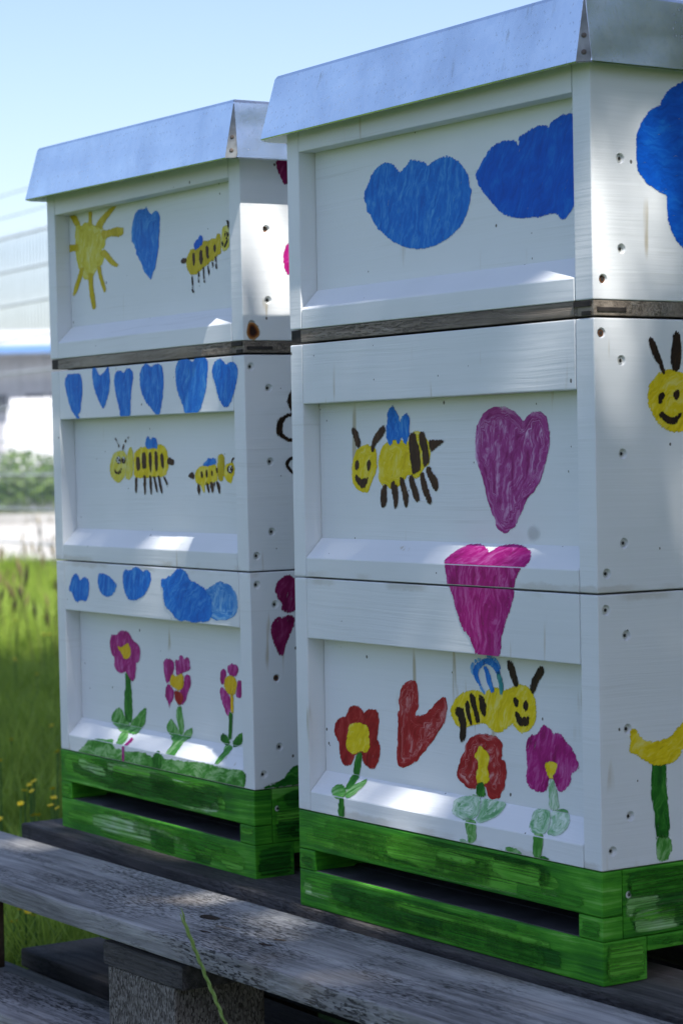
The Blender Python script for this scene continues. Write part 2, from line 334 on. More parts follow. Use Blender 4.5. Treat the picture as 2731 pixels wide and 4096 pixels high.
# ------------------------------------------------------------------ drawings on the hives: hive, box, name, label, pieces (0.1 mm on each board face)
PAINT=[
['R','T','painted_cloud','mid blue cloud with three bumps painted on the panel',[['blue',0,'P',75,0,[1544,6566,1564,6578,1581,6588,1607,6602,1627,6611,1653,6623,1659,6630,1651,6637,1671,6643,1730,6652,1760,6652,1779,6641,1798,6634,1829,6629,1858,6620,1901,6605,1924,6593,1941,6579,1960,6579,1992,6593,2022,6603,2065,6614,2099,6620,2141,6626,2177,6626,2225,6621,2262,6613,2309,6598,2344,6583,2385,6559,2412,6539,2441,6511,2463,6489,2492,6461,2507,6437,2515,6405,2521,6381,2529,6352,2536,6337,2547,6329,2549,6309,2542,6268,2534,6236,2522,6195,2509,6166,2491,6132,2472,6106,2441,6074,2420,6051,2395,6025,2369,6007,2327,5986,2292,5971,2243,5954,2205,5940,2157,5923,2113,5912,2052,5899,1999,5891,1926,5885,1867,5882,1793,5884,1737,5889,1668,5902,1614,5915,1545,5936,1496,5951,1439,5968,1394,5988,1337,6021,1292,6049,1235,6088,1194,6116,1150,6150,1127,6171,1115,6191,1100,6213,1075,6249,1053,6267,1024,6277,1016,6294,1022,6327,1015,6350,990,6375,983,6399,990,6436,1001,6461,1021,6489,1039,6509,1064,6532,1079,6553,1093,6581,1112,6600,1145,6618,1174,6633,1214,6653,1245,6664,1284,6672,1317,6674,1362,6668,1395,6660,1433,6645,1458,6631,1482,6609,1502,6592,1527,6570]]]],
['R','T','painted_cloud','deep blue cloud running into the post',[['dblue',0,'P',60,0,[2661,6475,2691,6508,2714,6532,2744,6560,2767,6581,2796,6605,2821,6620,2855,6633,2885,6642,2925,6652,2956,6657,2995,6659,3028,6659,3073,6655,3103,6650,3137,6642,3157,6632,3177,6616,3187,6608,3195,6603,3198,6619,3200,6665,3215,6683,3254,6681,3282,6686,3315,6699,3343,6707,3381,6716,3416,6721,3464,6725,3500,6723,3543,6716,3564,6708,3574,6695,3587,6700,3609,6724,3634,6739,3677,6753,3708,6764,3745,6775,3768,6777,3789,6769,3805,6768,3826,6774,3842,6784,3860,6805,3868,6800,3870,6767,3881,6744,3907,6721,3913,6567,3904,6198,3884,6042,3841,6013,3812,5992,3780,5969,3761,5958,3746,5954,3731,5955,3710,5960,3696,5971,3681,5993,3664,6005,3638,6012,3605,6013,3546,6009,3497,6007,3433,6006,3377,6007,3301,6008,3241,6012,3164,6019,3112,6028,3056,6042,3017,6055,2973,6073,2942,6089,2909,6113,2883,6133,2849,6161,2821,6184,2782,6216,2751,6242,2712,6278,2687,6302,2665,6329,2651,6348,2638,6371,2628,6388,2617,6410,2610,6429,2604,6454,2612,6464,2639,6463]]]],
['R','T','painted_cloud','big deep blue cloud on the side',[['dblue',0,'X',5,0,[942,7010,916,6997,895,6987,867,6976,848,6968,825,6959,808,6948,788,6930,773,6914,756,6890,743,6872,728,6849,719,6832,712,6812,701,6803,681,6799,663,6795,638,6787,619,6777,594,6761,576,6745,556,6722,541,6703,521,6677,507,6657,492,6630,482,6609,470,6583,464,6561,458,6531,456,6506,454,6473,454,6447,455,6414,456,6390,456,6360,459,6337,464,6308,471,6290,483,6272,495,6258,514,6241,529,6227,548,6210,565,6196,589,6179,610,6167,639,6154,662,6145,692,6135,716,6128,748,6120,760,6106,761,6078,761,6053,762,6016,764,5987,768,5950,774,5919,786,5879,798,5850,817,5818,834,5792,858,5759,881,5737,914,5714,959,5684,1042,5628,1125,5623,1253,5665,1345,5749,1451,5924,1484,6052,1461,6203,1463,6337,1493,6528,1475,6668,1401,6833,1333,6925,1232,6993,1163,7026,1088,7043,1035,7042,976,7023]]]],
['R','M','painted_bee','yellow bee with blue wing and six brown legs',[['yellow',0,'P',60,1,[943,4221,976,4217,1001,4214,1033,4210,1054,4203,1076,4190,1089,4178,1101,4159,1107,4142,1110,4117,1109,4097,1105,4071,1104,4051,1107,4026,1102,4006,1089,3981,1074,3961,1051,3936,1041,3920,1037,3905,1028,3891,1008,3869,995,3849,981,3820,969,3804,952,3792,937,3789,915,3794,891,3798,852,3806,824,3814,792,3829,769,3843,744,3865,729,3886,717,3915,711,3938,709,3968,709,3991,714,4020,718,4042,726,4068,734,4088,748,4113,760,4132,777,4154,792,4168,812,4183,831,4193,861,4206,885,4213,918,4220]],['yellow',0,'P',60,1,[1283,4237,1307,4229,1327,4233,1353,4248,1375,4254,1406,4254,1433,4255,1470,4258,1497,4257,1528,4251,1553,4247,1586,4243,1613,4259,1648,4305,1672,4324,1696,4329,1725,4330,1773,4327,1803,4315,1833,4286,1853,4267,1877,4245,1892,4220,1909,4178,1913,4144,1905,4102,1900,4075,1893,4047,1879,4033,1849,4026,1827,4014,1802,3990,1785,3970,1766,3946,1747,3932,1716,3921,1694,3921,1667,3932,1641,3941,1601,3951,1573,3946,1542,3921,1512,3899,1468,3867,1438,3851,1407,3844,1375,3838,1325,3831,1293,3837,1262,3859,1236,3865,1202,3860,1179,3865,1158,3885,1146,3903,1137,3928,1135,3951,1140,3984,1139,4006,1133,4032,1133,4056,1137,4092,1145,4115,1162,4136,1174,4156,1187,4185,1202,4203,1224,4221,1242,4230,1264,4237]],['blue',1,'P',85,0,[1378,4555,1393,4529,1407,4512,1428,4494,1441,4479,1451,4461,1458,4444,1465,4419,1472,4417,1485,4439,1503,4454,1534,4471,1557,4480,1585,4486,1593,4483,1587,4469,1593,4460,1614,4450,1621,4438,1617,4415,1613,4399,1606,4381,1605,4363,1608,4335,1609,4315,1609,4294,1601,4279,1581,4261,1567,4240,1554,4205,1544,4191,1532,4191,1527,4205,1527,4241,1518,4261,1495,4276,1479,4267,1462,4232,1450,4218,1434,4218,1425,4227,1416,4249,1402,4258,1374,4260,1356,4249,1340,4219,1327,4208,1312,4210,1301,4218,1289,4238,1279,4252,1267,4267,1263,4285,1264,4317,1264,4347,1262,4390,1265,4405,1276,4397,1282,4407,1286,4439,1287,4460,1284,4482,1287,4497,1299,4515,1313,4526,1335,4536,1350,4546,1366,4559]],['brown',2,'P',80,0,[729,4370,752,4376,770,4372,793,4358,809,4344,828,4321,839,4302,848,4276,854,4256,862,4230,857,4213,839,4193,824,4189,804,4198,792,4210,780,4233,770,4252,758,4277,747,4296,731,4319,724,4336,721,4358]],['brown',2,'P',80,0,[1227,4380,1243,4372,1248,4361,1248,4339,1237,4321,1211,4296,1187,4278,1152,4257,1126,4240,1097,4219,1081,4201,1069,4175,1061,4162,1052,4153,1044,4153,1032,4162,1026,4173,1025,4191,1028,4208,1037,4234,1047,4254,1064,4279,1081,4298,1107,4323,1128,4340,1154,4358,1176,4368,1208,4379]],['brown',2,'P',80,0,[1637,4307,1659,4313,1676,4313,1697,4306,1707,4294,1714,4273,1718,4255,1722,4230,1730,4216,1745,4205,1752,4187,1757,4152,1760,4124,1762,4089,1765,4064,1770,4035,1772,4016,1771,3995,1757,3983,1720,3974,1700,3968,1684,3959,1671,3956,1653,3958,1644,3968,1638,3991,1636,4011,1635,4039,1630,4056,1620,4070,1615,4090,1612,4126,1609,4156,1604,4199,1602,4230,1601,4265,1607,4285,1623,4299]],['brown',2,'P',80,0,[1767,4311,1789,4320,1804,4322,1822,4320,1833,4309,1841,4285,1849,4265,1860,4240,1867,4221,1876,4196,1881,4175,1886,4147,1889,4125,1891,4097,1891,4076,1889,4052,1871,4037,1827,4022,1808,4029,1805,4062,1802,4088,1799,4123,1794,4148,1786,4177,1778,4199,1767,4227,1760,4247,1755,4268,1754,4283,1758,4301]],['brown',2,'P',80,0,[1900,4244,1920,4247,1943,4247,1978,4244,2001,4242,2025,4242,2047,4243,2080,4247,2097,4244,2108,4232,2102,4223,2076,4213,2053,4204,2023,4190,2000,4179,1970,4166,1949,4160,1925,4158,1912,4161,1903,4170,1902,4179,1909,4193,1907,4208,1896,4233]],['brown',2,'P',80,0,[810,4085,823,4079,828,4070,830,4051,827,4037,818,4019,810,4006,800,3994,792,3992,783,3999,776,4010,771,4030,770,4045,774,4064,782,4074,798,4083]],['brown',2,'P',80,0,[1002,4081,1012,4072,1016,4063,1015,4048,1011,4036,1000,4017,992,4005,984,3993,977,3990,968,3995,961,4006,954,4028,955,4044,963,4062,973,4073,991,4082]],['brown',2,'P',80,0,[801,3947,817,3932,832,3924,854,3917,876,3916,909,3921,934,3925,967,3929,975,3924,965,3907,957,3893,947,3874,935,3862,915,3847,898,3839,875,3832,859,3836,840,3851,824,3864,801,3881,785,3894,766,3913,759,3924,759,3935,767,3942,787,3950]],['brown',2,'P',80,0,[1210,3862,1239,3866,1251,3853,1253,3817,1253,3788,1252,3752,1248,3724,1237,3688,1223,3670,1197,3661,1182,3662,1168,3675,1163,3694,1162,3730,1163,3757,1168,3790,1176,3815,1193,3848]],['brown',2,'P',80,0,[1348,3897,1367,3898,1375,3892,1378,3874,1385,3865,1402,3859,1411,3845,1418,3815,1422,3792,1424,3763,1421,3736,1411,3697,1400,3673,1382,3654,1372,3655,1365,3678,1359,3703,1351,3742,1343,3771,1332,3803,1325,3824,1319,3846,1322,3863,1335,3887]],['brown',2,'P',80,0,[1462,3924,1487,3931,1501,3929,1509,3916,1519,3902,1533,3877,1544,3856,1555,3827,1564,3802,1575,3766,1579,3740,1578,3708,1568,3688,1543,3670,1528,3673,1517,3698,1508,3721,1497,3757,1487,3789,1473,3836,1464,3869,1456,3906]],['brown',2,'P',80,0,[1600,3939,1625,3946,1640,3945,1654,3934,1662,3920,1668,3895,1678,3875,1695,3846,1709,3823,1726,3791,1737,3771,1749,3754,1743,3737,1719,3712,1701,3711,1680,3732,1665,3753,1648,3784,1634,3810,1617,3841,1607,3864,1598,3889,1594,3907,1591,3928]],['brown',2,'P',80,0,[1772,3969,1802,3972,1815,3965,1817,3944,1824,3926,1838,3901,1849,3881,1863,3852,1875,3828,1892,3792,1907,3765,1927,3730,1925,3710,1901,3694,1882,3698,1859,3724,1841,3746,1817,3774,1802,3797,1784,3829,1773,3855,1762,3891,1758,3918,1759,3954]],['brown',2,'P',80,0,[1861,4016,1882,4021,1897,4019,1915,4009,1925,3996,1933,3975,1947,3961,1973,3947,1988,3933,1999,3912,2010,3892,2027,3860,2023,3838,1996,3814,1976,3811,1952,3828,1937,3846,1920,3874,1904,3896,1881,3925,1866,3944,1852,3965,1847,3982,1851,4005]]]],
['R','M','painted_heart','scribbled orchid purple heart with a long point',[['orchid',0,'P',75,1,[3203,4381,3224,4400,3246,4416,3283,4435,3314,4446,3358,4454,3390,4453,3425,4443,3451,4428,3482,4403,3498,4380,3509,4348,3518,4321,3528,4287,3532,4258,3529,4218,3522,4183,3507,4134,3494,4098,3477,4053,3463,4020,3442,3981,3427,3952,3410,3917,3393,3890,3364,3855,3337,3830,3296,3800,3267,3778,3235,3753,3210,3727,3181,3687,3160,3657,3134,3622,3118,3598,3101,3573,3091,3553,3082,3527,3061,3514,3016,3506,2991,3497,2974,3481,2960,3474,2939,3471,2916,3474,2880,3483,2855,3495,2831,3515,2815,3537,2800,3572,2784,3600,2760,3636,2741,3666,2717,3706,2701,3738,2685,3779,2675,3814,2663,3860,2651,3896,2631,3942,2615,3973,2595,4003,2581,4032,2565,4073,2556,4108,2549,4154,2546,4192,2548,4244,2552,4280,2562,4321,2574,4351,2597,4387,2617,4410,2647,4435,2674,4454,2713,4476,2746,4489,2793,4500,2832,4504,2886,4503,2926,4498,2976,4490,3011,4482,3051,4470,3080,4459,3112,4440,3134,4426,3158,4408,3173,4395,3189,4379]]]],
['R','M','painted_heart','upper half of a magenta heart on the sill',[['magenta',0,'S',30,0,[2302,27,2298,54,2303,75,2319,100,2332,121,2349,150,2366,168,2393,187,2420,201,2463,220,2505,229,2569,234,2610,233,2652,224,2685,214,2724,198,2755,179,2795,150,2816,148,2832,172,2850,190,2881,212,2912,224,2961,234,3002,239,3056,242,3099,240,3156,232,3204,220,3271,198,3305,186,3325,176,3349,155,3388,109,3406,77,3414,41,3410,14,3404,4,2318,4]],['magenta',0,'F',85,0,[2331,3201,2343,3153,2350,3101,2354,3040,3272,3040,3272,3064,3281,3096,3302,3131,3325,3161,3361,3201]]]],
['R','L','painted_heart','lower point of a magenta heart on the rail',[['magenta',0,'f',85,0,[3265,3024,3259,2982,3247,2941,3225,2900,3205,2864,3176,2813,3154,2770,3128,2714,3109,2672,3087,2620,3078,2574,3076,2509,3063,2479,3053,2475,2753,2475,2742,2478,2706,2537,2680,2578,2652,2623,2624,2647,2582,2666,2554,2694,2526,2750,2503,2795,2475,2856,2453,2901,2424,2957,2401,2997,2384,3024]]]],
['R','M','painted_bee','smiling yellow bee face with brown feelers on the side',[['yellow',0,'X',40,0,[729,4750,754,4752,773,4752,798,4751,818,4748,846,4741,863,4736,879,4732,890,4730,903,4732,927,4729,977,4723,1015,4707,1061,4675,1089,4639,1113,4580,1118,4529,1108,4458,1090,4408,1058,4349,1026,4312,978,4277,946,4265,912,4269,884,4269,846,4265,817,4264,779,4266,755,4270,731,4278,714,4285,695,4295,680,4306,659,4322,642,4336,621,4355,605,4371,588,4394,575,4415,560,4442,551,4463,542,4489,537,4510,534,4537,534,4558,537,4584,541,4603,549,4626,558,4642,574,4658,589,4672,611,4693,630,4708,658,4723,680,4733,708,4745]],['dbrown',1,'X',80,0,[575,5002,587,4996,597,4988,609,4975,618,4961,628,4938,636,4920,646,4897,656,4878,669,4853,678,4832,686,4804,695,4784,708,4761,712,4742,709,4716,700,4712,682,4729,671,4745,663,4770,653,4788,638,4806,625,4822,607,4845,593,4866,576,4896,565,4919,557,4946,553,4965,552,4983,555,4994,566,5002]],['dbrown',1,'X',80,0,[843,5055,856,5052,863,5042,871,5020,876,5000,883,4972,885,4946,884,4906,882,4872,879,4825,876,4792,870,4755,852,4739,814,4737,797,4745,791,4768,785,4784,777,4800,774,4819,776,4852,779,4879,786,4916,792,4948,799,4990,805,5014,815,5035,823,5047,834,5054]],['dbrown',1,'X',80,0,[693,4572,699,4558,700,4547,695,4533,690,4526,684,4521,681,4513,679,4497,674,4488,663,4481,655,4481,647,4488,643,4497,643,4513,642,4524,639,4536,642,4545,651,4556,663,4564,683,4574]],['dbrown',1,'X',80,0,[852,4596,858,4586,860,4573,859,4552,855,4539,846,4525,837,4519,824,4518,815,4521,803,4532,798,4542,798,4559,803,4570,814,4581,825,4589,842,4597]],['dbrown',1,'X',80,0,[684,4425,697,4412,710,4403,731,4391,750,4384,778,4380,796,4380,815,4386,829,4392,845,4402,855,4410,866,4420,872,4417,877,4400,871,4388,852,4375,838,4362,822,4343,807,4333,786,4327,767,4326,743,4331,726,4336,707,4345,694,4355,679,4369,666,4377,648,4384,641,4391,643,4403,652,4412,672,4425]]]],
['R','L','painted_flower','red flower with a big yellow centre',[['red',0,'P',70,0,[702,1879,737,1876,762,1870,790,1858,810,1846,830,1825,845,1825,864,1845,886,1856,925,1865,950,1867,974,1863,992,1863,1013,1869,1028,1866,1045,1851,1054,1836,1061,1813,1066,1793,1072,1766,1071,1739,1063,1699,1052,1668,1034,1631,1033,1610,1050,1596,1063,1579,1079,1548,1083,1522,1075,1486,1067,1457,1055,1420,1040,1393,1011,1360,987,1344,955,1335,930,1334,899,1338,875,1346,848,1363,829,1377,808,1395,799,1413,796,1441,770,1448,705,1438,677,1426,669,1405,656,1385,630,1354,601,1336,553,1321,523,1318,495,1325,475,1339,454,1365,443,1386,437,1414,433,1439,431,1476,432,1498,436,1519,425,1534,393,1551,373,1571,356,1602,351,1627,356,1660,368,1685,395,1716,424,1734,472,1750,505,1760,542,1767,558,1779,562,1804,572,1823,595,1847,622,1862,669,1875]],['yellow',1,'P',50,0,[654,1712,711,1725,756,1729,813,1725,846,1721,874,1714,891,1703,904,1684,910,1661,910,1621,913,1589,921,1545,915,1520,893,1498,878,1483,859,1467,841,1466,813,1477,791,1479,763,1472,743,1464,721,1450,695,1442,652,1436,621,1439,586,1454,563,1469,542,1491,537,1513,546,1546,555,1574,571,1612,580,1640,589,1673,600,1690,622,1702]],['green',1,'P',85,0,[729,1453,773,1468,791,1462,795,1435,791,1406,778,1360,768,1325,756,1279,749,1257,649,1257,652,1261,660,1286,666,1313,675,1358,686,1392,705,1432]],['green',1,'S',85,0,[750,254,758,241,762,216,761,170,767,140,781,112,767,98,716,91,690,93,673,106,666,125,663,161,659,192,653,238,647,254]],['lgreen',2,'S',35,0,[903,227,913,188,912,158,900,121,888,93,871,61,857,39,838,15,814,5,771,5,747,16,730,44,726,68,734,99,745,121,764,144,785,163,817,187,845,207,884,233]],['lgreen',2,'S',30,0,[601,131,644,116,673,104,704,88,726,69,751,37,752,18,734,4,576,4,566,7,532,28,512,46,494,69,493,86,509,106,531,119,569,132]],['lgreen',2,'F',30,0,[712,1063,704,1061,660,1056,629,1057,593,1063]],['green',1,'S',85,0,[666,28,709,32,750,10,756,4,673,4]],['green',1,'F',85,0,[760,1063,760,1021,759,971,757,899,756,897,670,897,665,917,665,944,671,977,674,1012,676,1063]]]],
['R','L','painted_heart','crooked scribbled red heart',[['sred',0,'P',70,1,[1587,2167,1623,2169,1643,2162,1656,2143,1664,2124,1671,2094,1674,2067,1673,2028,1672,1996,1670,1953,1662,1928,1643,1907,1634,1891,1630,1869,1646,1862,1689,1865,1721,1871,1761,1882,1790,1896,1823,1919,1852,1939,1892,1965,1923,1989,1963,2022,1991,2040,2024,2052,2044,2057,2063,2056,2073,2049,2079,2030,2085,2013,2094,1987,2093,1960,2082,1917,2068,1883,2045,1839,2029,1816,2012,1799,1993,1779,1960,1746,1931,1719,1891,1685,1860,1659,1820,1629,1793,1607,1766,1581,1740,1560,1700,1533,1678,1515,1664,1494,1643,1477,1603,1456,1571,1441,1530,1426,1498,1414,1458,1399,1428,1393,1395,1393,1372,1397,1349,1408,1337,1425,1331,1456,1330,1483,1334,1523,1339,1557,1348,1605,1354,1643,1359,1690,1361,1728,1363,1775,1364,1809,1365,1848,1371,1872,1385,1892,1386,1915,1373,1954,1374,1978,1388,2003,1396,2023,1400,2051,1408,2072,1426,2096,1446,2115,1481,2137,1511,2150,1555,2162]]]],
['R','L','painted_bee','yellow bee with outlined blue wings and striped tail',[['yellow',0,'P',60,0,[2176,2015,2198,2038,2221,2057,2258,2081,2290,2098,2333,2117,2370,2128,2421,2138,2457,2143,2500,2146,2530,2145,2565,2139,2589,2132,2613,2121,2629,2124,2647,2142,2666,2155,2694,2170,2721,2179,2763,2185,2793,2186,2827,2183,2849,2179,2869,2172,2891,2173,2925,2182,2952,2190,2986,2203,3016,2215,3057,2230,3089,2236,3129,2237,3161,2234,3200,2224,3225,2211,3248,2188,3264,2168,3283,2140,3293,2113,3298,2072,3299,2038,3294,1992,3284,1959,3263,1920,3239,1894,3199,1868,3170,1854,3136,1846,3110,1846,3076,1855,3053,1864,3026,1878,3009,1892,2993,1911,2977,1910,2952,1887,2929,1872,2895,1856,2865,1843,2823,1824,2793,1817,2758,1819,2729,1825,2687,1841,2660,1854,2633,1873,2606,1879,2563,1873,2530,1867,2487,1857,2451,1849,2401,1841,2355,1832,2290,1818,2251,1819,2215,1838,2191,1857,2167,1885,2153,1908,2143,1937,2145,1961,2161,1993]],['dbrown',1,'P',80,0,[2237,1987,2270,1987,2293,1987,2318,1987,2329,1975,2331,1945,2339,1921,2356,1887,2362,1861,2361,1826,2355,1795,2339,1751,2327,1726,2313,1707,2298,1698,2276,1694,2267,1710,2265,1756,2266,1787,2270,1822,2268,1847,2258,1877,2244,1896,2220,1916,2210,1932,2211,1954,2214,1968,2222,1981]],['dbrown',1,'P',80,0,[2357,2045,2378,2051,2391,2042,2401,2012,2408,1984,2418,1942,2428,1907,2445,1861,2445,1842,2431,1839,2417,1849,2397,1880,2381,1908,2361,1950,2352,1983,2349,2026]],['dbrown',1,'P',80,0,[2420,2116,2434,2122,2448,2119,2469,2104,2484,2082,2500,2040,2513,2008,2530,1966,2540,1937,2550,1903,2544,1885,2518,1871,2503,1876,2490,1904,2477,1931,2457,1973,2442,2002,2425,2035,2418,2062,2415,2099]],['dbrown',1,'P',80,0,[2542,2105,2564,2111,2583,2107,2611,2092,2624,2071,2630,2034,2633,2005,2636,1971,2631,1952,2617,1936,2602,1938,2578,1959,2564,1983,2555,2020,2547,2050,2538,2088]],['dbrown',1,'P',80,0,[2935,2420,2955,2426,2974,2422,3001,2406,3019,2386,3038,2349,3052,2317,3067,2272,3071,2245,3063,2219,3050,2212,3023,2221,3004,2243,2981,2289,2963,2322,2940,2358,2930,2382,2928,2407]],['dbrown',1,'P',80,0,[3377,2406,3400,2399,3410,2387,3413,2364,3403,2346,3376,2322,3357,2300,3333,2269,3314,2240,3290,2197,3271,2180,3248,2178,3236,2187,3230,2211,3234,2238,3248,2280,3264,2307,3291,2334,3310,2354,3330,2378,3345,2392,3362,2404]],['dbrown',1,'P',80,0,[3016,2115,3033,2122,3047,2121,3066,2110,3071,2097,3065,2076,3059,2063,3048,2052,3039,2051,3026,2060,3018,2075,3012,2101]],['dbrown',1,'P',80,0,[3172,2111,3188,2098,3195,2084,3197,2064,3192,2049,3178,2032,3167,2029,3152,2040,3143,2052,3135,2072,3139,2088,3158,2108]],['dbrown',1,'P',80,0,[3037,2011,3059,2009,3077,1998,3104,1973,3124,1965,3151,1969,3171,1976,3195,1988,3207,1987,3213,1973,3213,1958,3205,1932,3188,1917,3151,1905,3124,1900,3094,1898,3074,1905,3055,1924,3043,1939,3034,1960,3030,1977,3029,2002]],['lblue',1,'P',80,0,[2578,2417,2555,2413,2522,2407,2490,2397,2466,2381,2448,2362,2437,2343,2436,2323,2441,2304,2452,2285,2467,2268,2485,2252,2504,2235,2520,2217,2536,2197,2554,2178,2576,2157,2600,2136,2617,2122,2628,2127,2612,2142,2590,2163,2569,2184,2553,2204,2537,2223,2522,2242,2504,2260,2487,2276,2475,2293,2468,2309,2465,2326,2467,2341,2475,2357,2489,2372,2506,2384,2530,2393,2560,2400,2582,2405]],['blue',2,'P',80,0,[2610,2407,2586,2400,2549,2387,2513,2368,2490,2343,2475,2317,2470,2290,2479,2266,2496,2245,2514,2226,2535,2206,2557,2186,2574,2173,2586,2177,2576,2193,2561,2216,2549,2238,2539,2258,2532,2277,2533,2293,2540,2310,2554,2328,2569,2342,2588,2354,2615,2366,2637,2375]],['blue',2,'P',85,0,[2608,2345,2614,2338,2622,2330,2630,2318,2640,2297,2649,2270,2659,2245,2670,2225,2681,2209,2690,2194,2700,2178,2708,2162,2715,2151,2748,2159,2745,2171,2740,2187,2733,2205,2724,2221,2714,2238,2705,2256,2695,2280,2686,2307,2675,2331,2661,2346,2647,2356,2637,2361]],['blue',2,'P',70,0,[2613,2383,2637,2380,2669,2376,2692,2371,2711,2367,2731,2360,2749,2350,2765,2334,2779,2314,2790,2299,2837,2311,2832,2328,2822,2352,2807,2375,2787,2394,2761,2409,2729,2422,2688,2424,2648,2423,2622,2421]],['teal',2,'P',85,0,[2780,2314,2787,2296,2796,2271,2805,2247,2815,2229,2822,2214,2827,2199,2830,2178,2830,2154,2831,2137,2853,2137,2861,2154,2870,2179,2876,2204,2871,2224,2863,2241,2855,2259,2844,2282,2832,2307,2823,2324]],['lblue',1,'P',60,0,[2637,2439,2656,2439,2683,2438,2708,2435,2732,2428,2757,2418,2778,2405,2796,2387,2811,2365,2821,2349,2833,2352,2824,2369,2810,2391,2793,2412,2770,2427,2743,2438,2716,2446,2686,2449,2658,2449,2638,2448]]]],
['R','L','painted_flower','scribbled red flower with a tall yellow centre',[['sred',0,'P',45,1,[2495,1773,2530,1783,2558,1788,2593,1794,2621,1794,2656,1788,2689,1785,2737,1783,2770,1778,2804,1766,2825,1754,2845,1734,2849,1716,2838,1690,2836,1670,2842,1645,2840,1628,2830,1610,2837,1601,2868,1596,2883,1584,2892,1559,2895,1530,2895,1479,2889,1452,2875,1434,2869,1412,2868,1374,2857,1351,2829,1331,2815,1313,2807,1286,2785,1272,2736,1263,2701,1260,2659,1261,2640,1273,2634,1300,2626,1321,2613,1350,2583,1360,2520,1358,2492,1350,2484,1332,2464,1320,2421,1309,2390,1306,2355,1309,2332,1319,2312,1343,2289,1356,2253,1365,2233,1381,2215,1414,2213,1440,2225,1471,2237,1491,2256,1510,2268,1530,2279,1562,2294,1585,2320,1614,2333,1637,2341,1668,2355,1690,2380,1713,2399,1729,2421,1744,2441,1754,2469,1765]],['yellow',1,'P',70,0,[2545,1688,2569,1681,2587,1671,2608,1652,2627,1640,2654,1630,2665,1611,2664,1572,2660,1547,2652,1521,2652,1499,2658,1470,2659,1444,2654,1410,2640,1390,2608,1374,2576,1364,2527,1354,2503,1360,2493,1385,2488,1410,2486,1448,2492,1471,2510,1490,2516,1510,2514,1544,2502,1567,2474,1590,2472,1607,2494,1626,2509,1646,2528,1678]],['green',2,'P',80,0,[2512,1371,2572,1379,2597,1371,2600,1341,2605,1315,2614,1278,2587,1263,2510,1263,2480,1275,2481,1305,2483,1328,2487,1356]],['wgreen',1,'P',30,1,[2526,1262,2483,1262,2447,1260,2424,1257,2531,1257]],['wgreen',1,'S',30,1,[2377,254,2362,250,2320,233,2291,219,2259,198,2251,177,2261,146,2275,120,2299,85,2333,62,2394,39,2440,27,2497,19,2539,19,2588,26,2618,37,2642,57,2650,77,2647,108,2636,136,2611,176,2586,208,2548,252,2543,254]],['wgreen',1,'S',30,1,[2881,254,2904,243,2911,204,2910,173,2903,135,2889,108,2861,77,2834,58,2796,39,2771,27,2747,15,2723,14,2685,25,2669,43,2664,80,2653,110,2628,149,2606,184,2572,234,2579,254]],['lgreen',1,'S',85,0,[2543,40,2647,34,2705,9,2708,4,2548,4,2523,24]],['lgreen',1,'F',85,0,[2711,1063,2704,1022,2705,992,2715,968,2705,947,2669,917,2642,905,2611,905,2594,920,2585,957,2577,985,2568,1018,2559,1047,2554,1063]]]],
['R','L','painted_smear','thin green smear on the bottom rail',[['wgreen',1,'F',10,0,[2499,917,2584,910,2618,903,2620,897,2517,897,2485,904,2471,915]]]],
['R','L','painted_smear','longer green smear on the bottom rail',[['lgreen',1,'F',15,0,[3039,918,3107,931,3160,935,3227,931,3272,922,3318,903,3312,897,3118,897,3114,897,3069,903,3029,910]]]],
